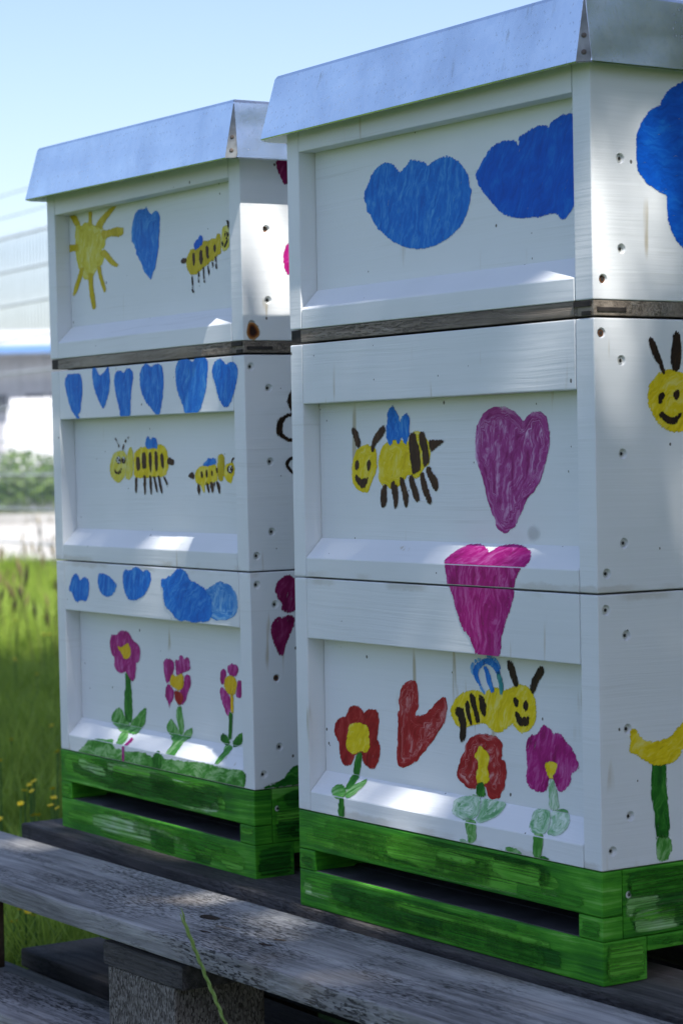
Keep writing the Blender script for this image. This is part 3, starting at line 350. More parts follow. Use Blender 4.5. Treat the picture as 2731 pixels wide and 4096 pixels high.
['R','L','painted_flower','magenta flower with a small yellow centre',[['magenta',0,'P',65,0,[3400,1931,3423,1923,3442,1916,3468,1905,3488,1893,3513,1870,3528,1867,3542,1880,3565,1882,3609,1874,3637,1860,3662,1834,3686,1814,3724,1789,3748,1767,3773,1737,3790,1715,3808,1688,3820,1668,3832,1645,3822,1627,3783,1603,3758,1587,3732,1573,3724,1556,3730,1528,3722,1508,3696,1485,3678,1467,3658,1444,3639,1431,3610,1420,3590,1419,3567,1429,3550,1443,3528,1470,3516,1488,3507,1507,3490,1510,3457,1499,3444,1486,3444,1465,3438,1447,3424,1421,3406,1405,3373,1391,3342,1385,3296,1384,3262,1388,3222,1398,3199,1410,3180,1429,3168,1447,3159,1475,3160,1503,3171,1546,3173,1579,3167,1620,3164,1654,3162,1700,3164,1734,3172,1777,3187,1804,3218,1832,3240,1842,3267,1840,3288,1844,3314,1855,3333,1869,3353,1896,3368,1912,3385,1928]],['yellow',1,'P',60,0,[3426,1634,3459,1642,3488,1645,3530,1644,3552,1638,3564,1623,3564,1608,3550,1586,3536,1569,3513,1546,3503,1531,3503,1514,3491,1508,3462,1509,3444,1519,3429,1542,3420,1560,3412,1584,3410,1602,3412,1623]],['wgreen',1,'P',85,0,[3474,1503,3503,1502,3520,1486,3535,1446,3546,1415,3558,1376,3566,1340,3574,1290,3551,1267,3483,1259,3455,1272,3453,1310,3450,1340,3444,1377,3446,1416,3458,1479]],['wgreen',1,'S',60,1,[3312,248,3333,254,3442,254,3465,245,3501,214,3526,187,3553,150,3569,118,3580,73,3579,47,3566,24,3546,15,3507,14,3474,17,3428,25,3394,41,3355,71,3332,100,3311,144,3301,171,3296,196,3295,215,3297,236]],['wgreen',1,'P',60,1,[3509,1257,3546,1267,3584,1275,3629,1280,3659,1275,3691,1259,3692,1257]],['wgreen',1,'S',60,1,[3700,254,3716,243,3746,206,3764,175,3781,131,3782,103,3769,72,3750,56,3716,43,3682,38,3629,40,3599,58,3577,101,3559,132,3537,170,3517,200,3489,237,3493,254]],['lgreen',2,'S',85,0,[3476,17,3555,19,3593,4,3465,4]],['lgreen',2,'F',85,0,[3597,1063,3588,1031,3580,1002,3569,968,3562,943,3555,914,3539,897,3471,897,3457,919,3451,949,3459,991,3461,1023,3459,1063]],['green',2,'F',10,0,[3559,916,3592,916,3620,912,3658,901,3659,897,3531,897,3536,903]]]],
['R','L','painted_tulip','yellow cup-shaped tulip with a broad green stalk on the side',[['yellow',1,'X',20,0,[299,1938,314,1953,324,1962,335,1968,345,1965,359,1950,373,1935,394,1910,410,1894,431,1876,451,1865,481,1855,508,1851,546,1850,578,1852,622,1856,656,1861,699,1869,723,1880,741,1900,757,1915,779,1933,794,1942,812,1949,827,1960,846,1982,876,2001,932,2028,962,2022,983,1981,976,1937,935,1868,903,1833,865,1813,846,1794,835,1765,822,1743,799,1716,780,1698,754,1681,730,1671,695,1665,669,1662,639,1659,613,1658,579,1657,554,1661,524,1672,500,1683,471,1698,446,1712,412,1731,387,1745,358,1762,335,1775,305,1788,294,1803,296,1825,299,1843,306,1867,305,1889,296,1920]],['green',0,'X',88,0,[555,1710,635,1710,666,1687,665,1628,665,1589,666,1550,667,1512,669,1457,671,1415,677,1365,681,1325,686,1272,689,1233,690,1187,690,1156,687,1124,689,1104,697,1087,670,1083,592,1092,559,1102,550,1119,546,1151,543,1217,538,1269,529,1335,521,1377,511,1417,502,1437,490,1448,491,1457,506,1468,511,1490,510,1532,511,1564,515,1603,519,1638,523,1690]],['lgreen',0,'X',80,0,[585,1104,663,1096,696,1083,705,1060,709,1036,713,999,709,979,696,964,685,947,672,919,647,908,597,909,573,921,560,950,555,978,554,1021,553,1053,554,1092]]]],
['L','T','painted_sun','yellow sun with nine crooked rays',[['syellow',0,'P',70,1,[384,6776,436,6785,468,6777,497,6747,525,6745,567,6768,603,6775,654,6771,697,6763,756,6748,799,6736,848,6718,899,6710,978,6707,1020,6691,1047,6652,1074,6636,1113,6632,1131,6613,1138,6568,1130,6549,1100,6548,1084,6530,1071,6486,1047,6463,997,6450,996,6429,1043,6389,1045,6354,1003,6303,966,6278,916,6264,876,6245,824,6213,791,6191,760,6166,720,6151,648,6138,601,6140,551,6157,524,6177,505,6210,483,6235,443,6266,417,6296,389,6344,371,6382,353,6429,344,6464,342,6505,343,6538,351,6578,353,6614,351,6664,353,6704,361,6753]],['dyellow',1,'P',70,0,[485,6776,461,6801,426,6836,392,6867,373,6885,199,6885,199,6884,202,6885,213,6885,216,6884,229,6881,230,6878,232,6877,248,6867,271,6848,299,6819,330,6785,352,6760]],['dyellow',1,'P',70,0,[766,6728,767,6752,769,6787,771,6824,773,6865,774,6885,693,6885,693,6872,690,6832,688,6795,686,6760,685,6735]],['dyellow',1,'P',70,0,[996,6671,1019,6691,1053,6718,1089,6742,1126,6764,1170,6785,1211,6806,1248,6823,1281,6839,1313,6856,1351,6876,1368,6885,1243,6885,1212,6873,1176,6860,1136,6845,1084,6830,1027,6813,971,6793,920,6768,875,6742,844,6724]],['dyellow',1,'P',70,0,[1028,6558,1078,6563,1148,6568,1212,6573,1265,6567,1315,6561,1364,6555,1419,6558,1474,6562,1513,6565,1501,6637,1460,6644,1401,6652,1341,6659,1290,6655,1238,6651,1181,6645,1108,6646,1033,6646,979,6647]],['dyellow',1,'P',70,0,[937,6406,976,6387,1030,6361,1081,6336,1121,6311,1162,6285,1209,6260,1267,6243,1319,6233,1354,6228,1381,6255,1355,6267,1318,6281,1288,6297,1257,6315,1221,6341,1180,6368,1132,6398,1084,6427,1051,6448]],['dyellow',1,'P',70,0,[866,6275,869,6255,874,6225,884,6191,903,6152,927,6110,950,6071,974,6036,998,6002,1015,5980,1083,5985,1071,6008,1053,6041,1035,6077,1012,6116,989,6156,971,6192,965,6223,963,6251,963,6270]],['dyellow',1,'P',70,0,[652,6213,652,6182,651,6137,654,6089,659,6043,667,5995,678,5947,699,5894,721,5842,738,5806,826,5808,818,5844,805,5896,794,5947,780,5994,769,6040,761,6084,764,6129,771,6172,777,6202]],['dyellow',1,'P',70,0,[457,6289,435,6258,404,6214,374,6174,347,6141,320,6111,295,6082,278,6050,264,6020,257,5999,309,5988,331,6006,360,6033,390,6061,415,6090,442,6120,469,6154,497,6196,526,6241,545,6272]],['dyellow',1,'P',70,0,[421,6552,382,6554,326,6557,270,6560,216,6566,199,6568,199,6480,237,6483,282,6486,332,6483,387,6480,425,6478]]]],
['L','T','painted_heart','slim swirled blue heart beside the sun',[['blue',0,'P',85,1,[2059,6797,2072,6772,2094,6751,2139,6723,2165,6719,2189,6736,2211,6746,2243,6753,2268,6750,2299,6734,2317,6715,2330,6681,2334,6647,2329,6591,2323,6545,2310,6481,2303,6433,2295,6374,2284,6331,2263,6281,2243,6235,2212,6169,2189,6133,2160,6110,2143,6087,2128,6054,2113,6041,2090,6043,2070,6053,2044,6076,2016,6096,1971,6121,1945,6146,1924,6187,1900,6223,1861,6274,1829,6302,1788,6320,1776,6338,1787,6366,1781,6391,1755,6428,1732,6451,1700,6471,1690,6498,1697,6545,1703,6581,1710,6624,1723,6659,1749,6705,1769,6734,1794,6762,1818,6779,1857,6792,1893,6797,1949,6796,1989,6798,2036,6804]]]],
['L','T','painted_bee','small tilted yellow bee looking right',[['dyellow',0,'P',60,0,[2897,6198,2912,6219,2927,6236,2951,6258,2974,6271,3011,6281,3039,6283,3075,6280,3103,6282,3139,6290,3172,6303,3217,6327,3249,6338,3285,6342,3314,6342,3354,6340,3378,6342,3400,6350,3423,6352,3457,6351,3477,6350,3492,6346,3503,6354,3515,6376,3525,6388,3538,6396,3553,6395,3579,6386,3592,6376,3600,6358,3602,6339,3601,6307,3600,6281,3601,6249,3601,6226,3599,6198,3586,6186,3553,6182,3530,6177,3504,6168,3483,6157,3456,6138,3437,6132,3415,6136,3389,6129,3344,6109,3307,6096,3258,6082,3219,6070,3169,6052,3134,6040,3093,6028,3063,6023,3027,6021,3002,6024,2975,6032,2955,6041,2928,6057,2911,6073,2894,6101,2883,6120,2870,6141,2871,6158,2886,6181]],['syellow',0,'P',70,0,[3665,6453,3696,6461,3718,6462,3743,6457,3756,6449,3764,6431,3767,6409,3767,6371,3768,6333,3770,6275,3763,6249,3743,6237,3732,6229,3723,6219,3709,6214,3683,6211,3665,6212,3643,6220,3630,6229,3615,6245,3607,6261,3602,6285,3602,6306,3608,6338,3614,6364,3622,6400,3631,6422,3647,6442]],['dblue',1,'P',60,0,[3207,6405,3226,6392,3234,6380,3235,6363,3234,6347,3228,6324,3216,6313,3189,6308,3169,6302,3146,6288,3125,6279,3093,6269,3075,6268,3062,6278,3056,6295,3053,6328,3063,6346,3090,6359,3108,6366,3126,6371,3139,6377,3153,6389,3167,6397,3190,6406]],['brown',1,'P',80,0,[3048,6241,3059,6234,3065,6220,3070,6194,3071,6175,3068,6153,3063,6136,3053,6112,3044,6109,3031,6123,3023,6142,3015,6175,3015,6197,3020,6221,3027,6233,3039,6241]],['brown',1,'P',80,0,[3186,6259,3213,6256,3223,6240,3224,6205,3224,6179,3225,6151,3221,6134,3209,6117,3198,6112,3183,6114,3173,6123,3163,6145,3159,6164,3161,6192,3164,6216,3173,6248]],['brown',1,'P',80,0,[3308,6288,3330,6288,3341,6279,3347,6258,3349,6241,3348,6217,3349,6202,3355,6186,3353,6177,3342,6169,3332,6171,3320,6185,3311,6202,3301,6231,3298,6253,3299,6279]],['brown',1,'P',80,0,[3465,6287,3479,6288,3487,6283,3495,6270,3498,6256,3497,6235,3493,6223,3484,6215,3476,6216,3466,6225,3460,6236,3456,6253,3456,6266,3459,6281]],['brown',1,'P',80,0,[2880,6185,2870,6162,2853,6152,2821,6150,2798,6155,2771,6171,2770,6181,2793,6193,2812,6198,2835,6201,2852,6200,2875,6196]],['dbrown',2,'P',80,0,[2995,6025,2996,6007,2998,5981,3000,5955,3000,5927,3000,5900,3000,5880,3011,5880,3011,5899,3011,5927,3011,5954,3009,5981,3008,6007,3006,6025]],['dbrown',2,'P',80,0,[2979,5871,3010,5842,3030,5846,2999,5875]],['dbrown',2,'P',80,0,[3123,6046,3127,6032,3131,6012,3133,5992,3130,5971,3126,5950,3122,5935,3143,5932,3146,5947,3151,5969,3153,5990,3151,6011,3147,6032,3144,6046]],['dbrown',2,'P',80,0,[3231,6077,3234,6059,3237,6034,3240,6007,3242,5979,3243,5950,3244,5929,3258,5929,3257,5949,3256,5978,3254,6006,3251,6033,3248,6059,3245,6077]],['dbrown',2,'P',80,0,[3321,6109,3323,6093,3326,6069,3330,6046,3335,6025,3342,6005,3347,5991,3366,5991,3361,6005,3355,6025,3349,6046,3345,6069,3342,6092,3340,6108]],['dbrown',2,'P',80,0,[3414,6136,3417,6120,3420,6097,3423,6078,3426,6067,3428,6060,3430,6056,3445,6056,3444,6061,3441,6067,3439,6078,3435,6096,3432,6119,3430,6136]],['dbrown',2,'P',80,0,[3483,6166,3485,6145,3488,6117,3491,6092,3495,6075,3498,6061,3501,6053,3514,6053,3511,6062,3508,6075,3504,6092,3501,6116,3498,6145,3496,6165]],['dbrown',2,'P',80,0,[3705,6388,3714,6383,3725,6375,3732,6369,3734,6362,3732,6355,3728,6350,3721,6346,3712,6343,3710,6343,3704,6346,3697,6354,3694,6362,3699,6370,3709,6380,3717,6386,3699,6392,3691,6386,3680,6375,3674,6364,3678,6353,3688,6342,3702,6334,3721,6333,3735,6338,3745,6344,3751,6352,3753,6361,3751,6370,3741,6380,3728,6388,3719,6394]],['dbrown',2,'P',80,0,[3611,6300,3618,6291,3628,6279,3638,6268,3648,6261,3661,6254,3680,6253,3695,6257,3707,6264,3718,6273,3732,6287,3745,6302,3755,6313,3731,6319,3721,6309,3708,6294,3695,6281,3685,6273,3676,6267,3671,6265,3671,6266,3667,6268,3660,6273,3651,6283,3642,6294,3636,6303]],['dbrown',2,'P',80,0,[3719,6509,3727,6503,3736,6493,3743,6482,3747,6465,3749,6444,3750,6429,3772,6428,3771,6443,3770,6464,3766,6482,3757,6496,3746,6507,3739,6513]]]],
['L','M','painted_heart','first blue heart of the row, blunt at the top',[['blue',0,'f',82,0,[468,5104,540,5105,606,5104,702,5100,748,5083,769,5043,779,5003,784,4939,778,4886,758,4816,744,4764,728,4700,707,4669,671,4652,672,4635,710,4610,706,4607,616,4607,597,4613,595,4633,574,4652,523,4682,485,4719,440,4785,412,4839,383,4912,365,4954,346,4991,347,5019,370,5054,393,5076,426,5096]]]],
['L','M','painted_heart','second blue heart of the row, V-shaped',[['blue',0,'f',82,0,[1108,5152,1131,5138,1160,5102,1183,5081,1213,5062,1240,5061,1279,5077,1310,5091,1349,5110,1374,5127,1398,5150,1414,5147,1430,5115,1440,5078,1449,5015,1448,4969,1437,4914,1417,4869,1376,4808,1350,4772,1326,4741,1304,4723,1272,4706,1248,4711,1219,4739,1188,4773,1137,4830,1103,4875,1067,4933,1049,4980,1037,5043,1036,5089,1047,5141,1058,5152]]]],
['L','M','painted_heart','third blue heart of the row, narrow',[['blue',0,'f',82,0,[1637,5096,1681,5097,1713,5091,1749,5072,1778,5074,1817,5096,1849,5106,1893,5109,1927,5101,1970,5078,1986,5052,1984,5012,1973,4972,1948,4912,1934,4862,1923,4794,1914,4725,1901,4616,1889,4607,1665,4607,1655,4664,1637,4717,1604,4786,1582,4841,1560,4911,1551,4960,1549,5015,1564,5049,1604,5082]]]],
['L','M','painted_heart','fourth blue heart of the row',[['blue',0,'f',82,0,[2289,5145,2324,5132,2351,5121,2386,5106,2414,5106,2450,5121,2483,5128,2533,5131,2568,5125,2610,5109,2633,5084,2651,5037,2657,4992,2654,4926,2646,4872,2628,4799,2612,4745,2588,4679,2572,4639,2558,4607,2464,4607,2463,4608,2402,4653,2350,4687,2281,4729,2238,4762,2197,4804,2171,4841,2145,4896,2133,4939,2128,4993,2136,5033,2160,5079,2193,5109,2252,5139]]]],
['L','M','painted_heart','fifth and widest blue heart of the row',[['blue',0,'f',82,0,[2994,5146,3016,5152,3183,5152,3208,5145,3254,5122,3286,5122,3320,5145,3343,5152,3546,5152,3566,5143,3588,5110,3591,5072,3577,5008,3568,4956,3558,4885,3540,4833,3505,4770,3471,4717,3422,4648,3381,4612,3368,4607,3084,4607,3075,4646,3055,4685,3017,4738,2987,4783,2949,4843,2928,4896,2911,4968,2909,5018,2921,5070,2936,5101,2962,5130]]]],
['L','M','painted_heart','last blue heart of the row, crossing the seam',[['blue',0,'f',82,0,[3722,5096,3794,5121,3839,5124,3883,5107,3912,5092,3943,5068,3970,5065,4009,5081,4044,5086,4094,5082,4128,5069,4164,5039,4178,5010,4176,4966,4167,4927,4145,4871,4118,4822,4071,4755,4040,4712,4006,4672,3978,4653,3939,4645,3910,4647,3872,4660,3840,4686,3798,4738,3770,4787,3741,4858,3716,4906,3679,4959,3671,5003,3687,5063]]]],
['L','M','painted_bee','larger yellow bee with two eyes looking left',[['syellow',0,'P',60,0,[1318,4238,1364,4240,1395,4233,1427,4211,1444,4185,1452,4138,1453,4101,1445,4054,1432,4019,1407,3977,1377,3949,1324,3917,1285,3902,1239,3894,1203,3897,1159,3913,1123,3931,1079,3960,1059,3988,1052,4030,1053,4063,1065,4105,1082,4138,1113,4180,1141,4204,1182,4222,1221,4231,1278,4235]],['syellow',0,'P',80,0,[1572,4271,1591,4248,1599,4216,1600,4159,1601,4114,1601,4057,1594,4018,1575,3977,1552,3953,1511,3932,1478,3926,1433,3931,1417,3947,1419,3984,1425,4019,1439,4071,1450,4116,1465,4178,1480,4216,1504,4249,1525,4267,1553,4277]],['yellow',0,'P',70,0,[1647,4221,1715,4249,1772,4265,1850,4277,1910,4279,1986,4273,2041,4273,2106,4280,2153,4287,2207,4298,2249,4296,2302,4281,2334,4262,2364,4226,2380,4194,2390,4148,2392,4113,2388,4067,2377,4038,2355,4007,2333,3987,2300,3967,2249,3958,2153,3956,2073,3953,1964,3948,1874,3945,1753,3941,1684,3945,1629,3956,1608,3981,1611,4033,1611,4074,1608,4125,1610,4160,1617,4196]],['blue',1,'P',80,0,[1909,4361,1948,4378,1974,4376,1999,4353,2021,4353,2049,4377,2077,4379,2119,4359,2142,4341,2160,4315,2164,4295,2154,4270,2143,4257,2127,4249,2110,4250,2084,4261,2048,4261,1982,4252,1942,4254,1904,4270,1890,4294,1893,4337]],['brown',1,'P',80,0,[1685,4169,1730,4171,1751,4162,1760,4136,1765,4110,1766,4069,1756,4046,1730,4031,1711,4025,1689,4025,1677,4041,1668,4083,1665,4114,1667,4153]],['brown',1,'P',80,0,[1828,4214,1877,4216,1897,4197,1900,4145,1900,4107,1898,4061,1878,4042,1828,4039,1808,4058,1805,4107,1805,4145,1807,4194]],['brown',1,'P',80,0,[1977,4212,2010,4215,2024,4197,2027,4151,2025,4113,2017,4062,2009,4030,1999,3999,1991,3999,1979,4030,1970,4062,1959,4114,1956,4151,1962,4194]],['brown',1,'P',80,0,[2106,4224,2136,4223,2150,4203,2156,4152,2158,4112,2158,4061,2150,4032,2129,4010,2116,4012,2102,4040,2095,4071,2092,4122,2091,4160,2093,4206]],['brown',1,'P',80,0,[2226,4202,2259,4207,2277,4193,2291,4155,2295,4122,2293,4077,2288,4053,2276,4038,2266,4038,2251,4053,2239,4077,2226,4123,2219,4154,2215,4187]],['brown',1,'P',80,0,[2419,4151,2479,4136,2505,4120,2509,4095,2498,4082,2466,4077,2437,4078,2395,4087,2375,4097,2365,4115,2369,4130,2388,4150]],['white',1,'P',0,0,[1269,4177,1300,4153,1308,4134,1297,4111,1280,4102,1246,4102,1226,4112,1210,4139,1216,4157,1246,4178]],['white',1,'P',0,0,[1392,4172,1417,4151,1422,4134,1410,4114,1393,4107,1363,4109,1348,4120,1340,4143,1347,4159,1372,4174]],['brown',2,'P',85,0,[1257,4174,1269,4165,1285,4153,1295,4142,1296,4132,1292,4121,1286,4114,1277,4112,1262,4112,1250,4115,1239,4122,1228,4134,1225,4143,1236,4153,1256,4164,1271,4171,1254,4178,1239,4170,1217,4159,1203,4145,1206,4131,1219,4117,1236,4107,1257,4102,1281,4102,1302,4107,1313,4118,1318,4131,1317,4145,1305,4158,1288,4171,1276,4179]],['brown',2,'P',85,0,[1374,4168,1385,4161,1399,4151,1407,4142,1406,4133,1400,4124,1392,4118,1383,4116,1371,4116,1363,4118,1358,4125,1355,4137,1356,4147,1364,4154,1377,4162,1388,4167,1372,4173,1362,4168,1347,4159,1337,4149,1335,4136,1338,4123,1347,4112,1365,4107,1387,4107,1406,4111,1418,4120,1426,4132,1427,4143,1417,4155,1401,4166,1390,4174]],['brown',2,'P',85,0,[1257,4137,1283,4131,1299,4144,1273,4150]],['brown',2,'P',85,0,[1359,4135,1381,4129,1395,4140,1373,4146]],['brown',2,'P',85,0,[1162,4030,1165,4022,1171,4009,1183,3998,1204,3991,1227,3989,1252,3990,1278,3995,1302,4003,1323,4012,1334,4023,1339,4033,1340,4039,1321,4042,1314,4036,1306,4028,1295,4023,1280,4017,1259,4011,1242,4008,1230,4007,1218,4008,1210,4009,1200,4015,1189,4026,1181,4033]],['brown',2,'P',85,0,[1183,4377,1201,4364,1225,4346,1247,4325,1264,4298,1279,4267,1289,4246,1305,4247,1295,4269,1280,4300,1262,4328,1239,4350,1215,4368,1197,4381]],['brown',2,'P',85,0,[1526,4394,1501,4383,1467,4368,1436,4351,1416,4333,1400,4316,1385,4298,1370,4279,1357,4260,1348,4247,1367,4244,1376,4258,1389,4276,1404,4295,1421,4312,1439,4328,1459,4343,1485,4361,1514,4378,1535,4390]],['brown',2,'P',85,0,[1634,3946,1635,3926,1635,3897,1634,3868,1635,3839,1635,3810,1636,3790,1660,3789,1667,3810,1675,3839,1682,3868,1684,3897,1685,3926,1686,3947]],['brown',2,'P',85,0,[1829,3969,1830,3943,1830,3906,1831,3868,1837,3829,1842,3790,1847,3762,1867,3763,1871,3791,1874,3830,1878,3869,1879,3906,1879,3944,1880,3970]],['brown',2,'P',85,0,[1959,3968,1961,3942,1964,3905,1966,3868,1972,3831,1977,3794,1982,3768,2005,3768,2009,3794,2013,3832,2016,3869,2012,3907,2006,3944,2002,3970]],['brown',2,'P',85,0,[2056,3954,2062,3931,2071,3898,2080,3867,2093,3839,2107,3813,2117,3794,2143,3797,2138,3816,2130,3842,2122,3871,2110,3901,2098,3934,2090,3957]],['brown',2,'P',85,0,[2156,3963,2162,3937,2171,3901,2180,3867,2195,3835,2211,3805,2223,3784,2250,3787,2244,3808,2234,3839,2225,3871,2212,3905,2199,3940,2190,3965]],['brown',2,'P',85,0,[2280,3953,2289,3939,2303,3921,2316,3902,2332,3884,2348,3867,2360,3854,2374,3857,2368,3870,2358,3889,2348,3908,2331,3926,2314,3944,2301,3957]]]],
['L','M','painted_bee','smaller yellow bee looking right against the post',[['yellow',0,'P',60,0,[3070,4059,3121,4068,3172,4072,3252,4071,3310,4075,3380,4084,3410,4055,3416,3972,3414,3932,3403,3913,3367,3899,3288,3885,3221,3875,3130,3865,3075,3865,3025,3875,2994,3888,2965,3913,2953,3934,2952,3964,2962,3988,2985,4017,3007,4035,3038,4049]],['dyellow',0,'P',80,0,[3453,4171,3493,4184,3521,4184,3555,4170,3569,4146,3572,4097,3568,4059,3556,4011,3545,3973,3528,3926,3504,3908,3460,3912,3438,3931,3425,3975,3422,4011,3426,4060,3430,4098,3435,4147]],['yellow',0,'P',60,0,[3632,4089,3671,4094,3701,4094,3739,4088,3757,4074,3763,4045,3764,4023,3760,3994,3748,3973,3723,3949,3709,3929,3698,3901,3678,3892,3640,3898,3612,3909,3579,3931,3561,3953,3548,3987,3549,4014,3566,4048,3582,4067,3607,4081]],['blue',1,'P',30,0,[3158,4106,3198,4113,3216,4122,3222,4139,3242,4144,3286,4139,3323,4137,3373,4139,3394,4128,3397,4096,3377,4081,3322,4074,3285,4069,3245,4065,3206,4064,3146,4067,3127,4075,3138,4095]],['white',1,'P',0,0,[3703,4065,3728,4043,3731,4025,3714,4001,3694,3993,3660,3998,3644,4010,3635,4034,3645,4050,3680,4067]],['brown',1,'P',50,0,[2912,3991,2937,3974,2942,3959,2931,3939,2913,3935,2877,3942,2848,3950,2807,3962,2804,3971,2835,3981,2859,3988,2890,3995]],['brown',2,'P',85,0,[3073,4004,3077,3998,3082,3988,3086,3979,3088,3969,3089,3958,3090,3950,3119,3951,3118,3959,3117,3970,3115,3981,3110,3992,3105,4001,3101,4008]],['brown',2,'P',85,0,[3186,4019,3188,3949,3217,3949,3215,4019]],['brown',2,'P',85,0,[3300,4014,3301,3966,3326,3966,3325,4014]],['brown',2,'P',85,0,[3396,4035,3407,3996,3427,3997,3417,4036]],['brown',2,'P',85,0,[3685,4064,3699,4056,3716,4044,3724,4034,3719,4021,3706,4008,3693,4000,3684,4000,3668,4005,3656,4011,3650,4020,3647,4032,3650,4041,3662,4049,3681,4057,3696,4062,3684,4070,3669,4065,3647,4056,3631,4045,3626,4032,3629,4018,3638,4006,3655,3997,3678,3990,3703,3991,3723,4002,3739,4018,3745,4035,3734,4049,3715,4062,3701,4070]],['brown',2,'P',85,0,[3682,4022,3704,4019,3713,4036,3690,4038]],['brown',2,'P',85,0,[3719,4098,3723,4103,3729,4111,3736,4118,3746,4124,3758,4130,3767,4134,3756,4140,3747,4136,3735,4129,3723,4122,3715,4114,3709,4106,3705,4100]],['brown',2,'P',85,0,[2996,3873,3000,3858,3004,3837,3008,3816,3015,3795,3022,3774,3029,3759,3043,3760,3047,3775,3052,3796,3055,3818,3051,3840,3046,3861,3043,3876]],['brown',2,'P',85,0,[3184,3890,3188,3878,3194,3860,3200,3842,3211,3824,3222,3807,3231,3795,3245,3796,3244,3809,3241,3828,3238,3846,3232,3863,3227,3881,3223,3894]],['brown',2,'P',85,0,[3270,3899,3271,3887,3272,3870,3274,3851,3284,3831,3293,3810,3302,3795,3326,3797,3330,3812,3332,3834,3334,3854,3330,3873,3326,3890,3323,3902]],['brown',2,'P',85,0,[3399,3899,3403,3884,3410,3863,3415,3842,3426,3821,3436,3800,3444,3785,3465,3787,3466,3802,3465,3824,3464,3847,3453,3868,3442,3888,3433,3903]],['brown',2,'P',85,0,[3345,3896,3352,3852,3370,3853,3363,3897]],['yellow',1,'P',85,0,[3069,3871,3078,3858,3089,3839,3099,3823,3109,3811,3118,3801,3126,3794,3147,3796,3148,3804,3149,3816,3148,3829,3145,3846,3141,3865,3139,3878]]]],
['L','L','painted_cloud','small ragged blue cloud with two humps',[['blue',0,'f',75,0,[508,2884,547,2867,568,2849,582,2818,610,2817,666,2847,710,2856,764,2847,794,2830,815,2796,819,2763,809,2714,791,2671,757,2610,719,2589,656,2597,598,2593,510,2575,463,2578,433,2605,412,2630,390,2664,364,2680,320,2685,311,2704,335,2748,358,2785,392,2836,425,2863,474,2883]]]],
['L','L','painted_cloud','small rounded blue cloud',[['blue',0,'f',75,0,[1064,2904,1132,2910,1189,2906,1264,2892,1319,2876,1385,2851,1425,2829,1461,2800,1465,2776,1441,2744,1414,2720,1367,2691,1325,2674,1264,2661,1217,2661,1157,2672,1116,2688,1072,2718,1048,2745,1032,2786,1028,2824,1034,2880]]]],
['L','L','painted_cloud','streaky light blue cloud with a ragged top',[['blue',0,'f',75,0,[1685,2968,1757,2960,1812,2968,1879,2995,1925,3004,1975,3001,2011,2990,2053,2964,2089,2961,2140,2980,2179,2981,2228,2966,2252,2946,2264,2910,2259,2879,2236,2838,2210,2806,2165,2764,2127,2735,2076,2703,2021,2682,1934,2662,1868,2652,1788,2647,1740,2656,1697,2682,1670,2711,1643,2758,1628,2797,1616,2851,1621,2894,1646,2949]]]],
['L','L','painted_cloud','big blue cloud with a pale scribbled end',[['blue',1,'f',40,0,[2513,2901,2561,2896,2610,2906,2687,2935,2742,2960,2805,2995,2848,3012,2896,3021,2941,3016,3007,2994,3048,2967,3085,2920,3131,2896,3210,2883,3271,2870,3349,2850,3394,2831,3432,2800,3472,2779,3535,2756,3554,2724,3538,2666,3536,2629,3547,2591,3526,2557,3459,2509,3396,2491,3305,2493,3243,2487,3198,2475,3090,2475,3040,2486,2982,2488,2914,2478,2861,2481,2794,2497,2747,2518,2695,2555,2650,2579,2589,2602,2556,2632,2531,2683,2522,2724,2524,2777,2513,2806,2482,2824,2475,2847,2489,2887]],['lblue',0,'f',80,1,[3573,2871,3651,2900,3722,2908,3823,2903,3892,2888,3965,2856,4008,2824,4043,2776,4056,2732,4053,2669,4036,2629,3997,2590,3947,2565,3858,2542,3783,2531,3681,2526,3606,2529,3517,2544,3462,2569,3412,2618,3397,2665,3407,2736,3411,2776,3413,2808,3442,2830,3514,2852]]]],
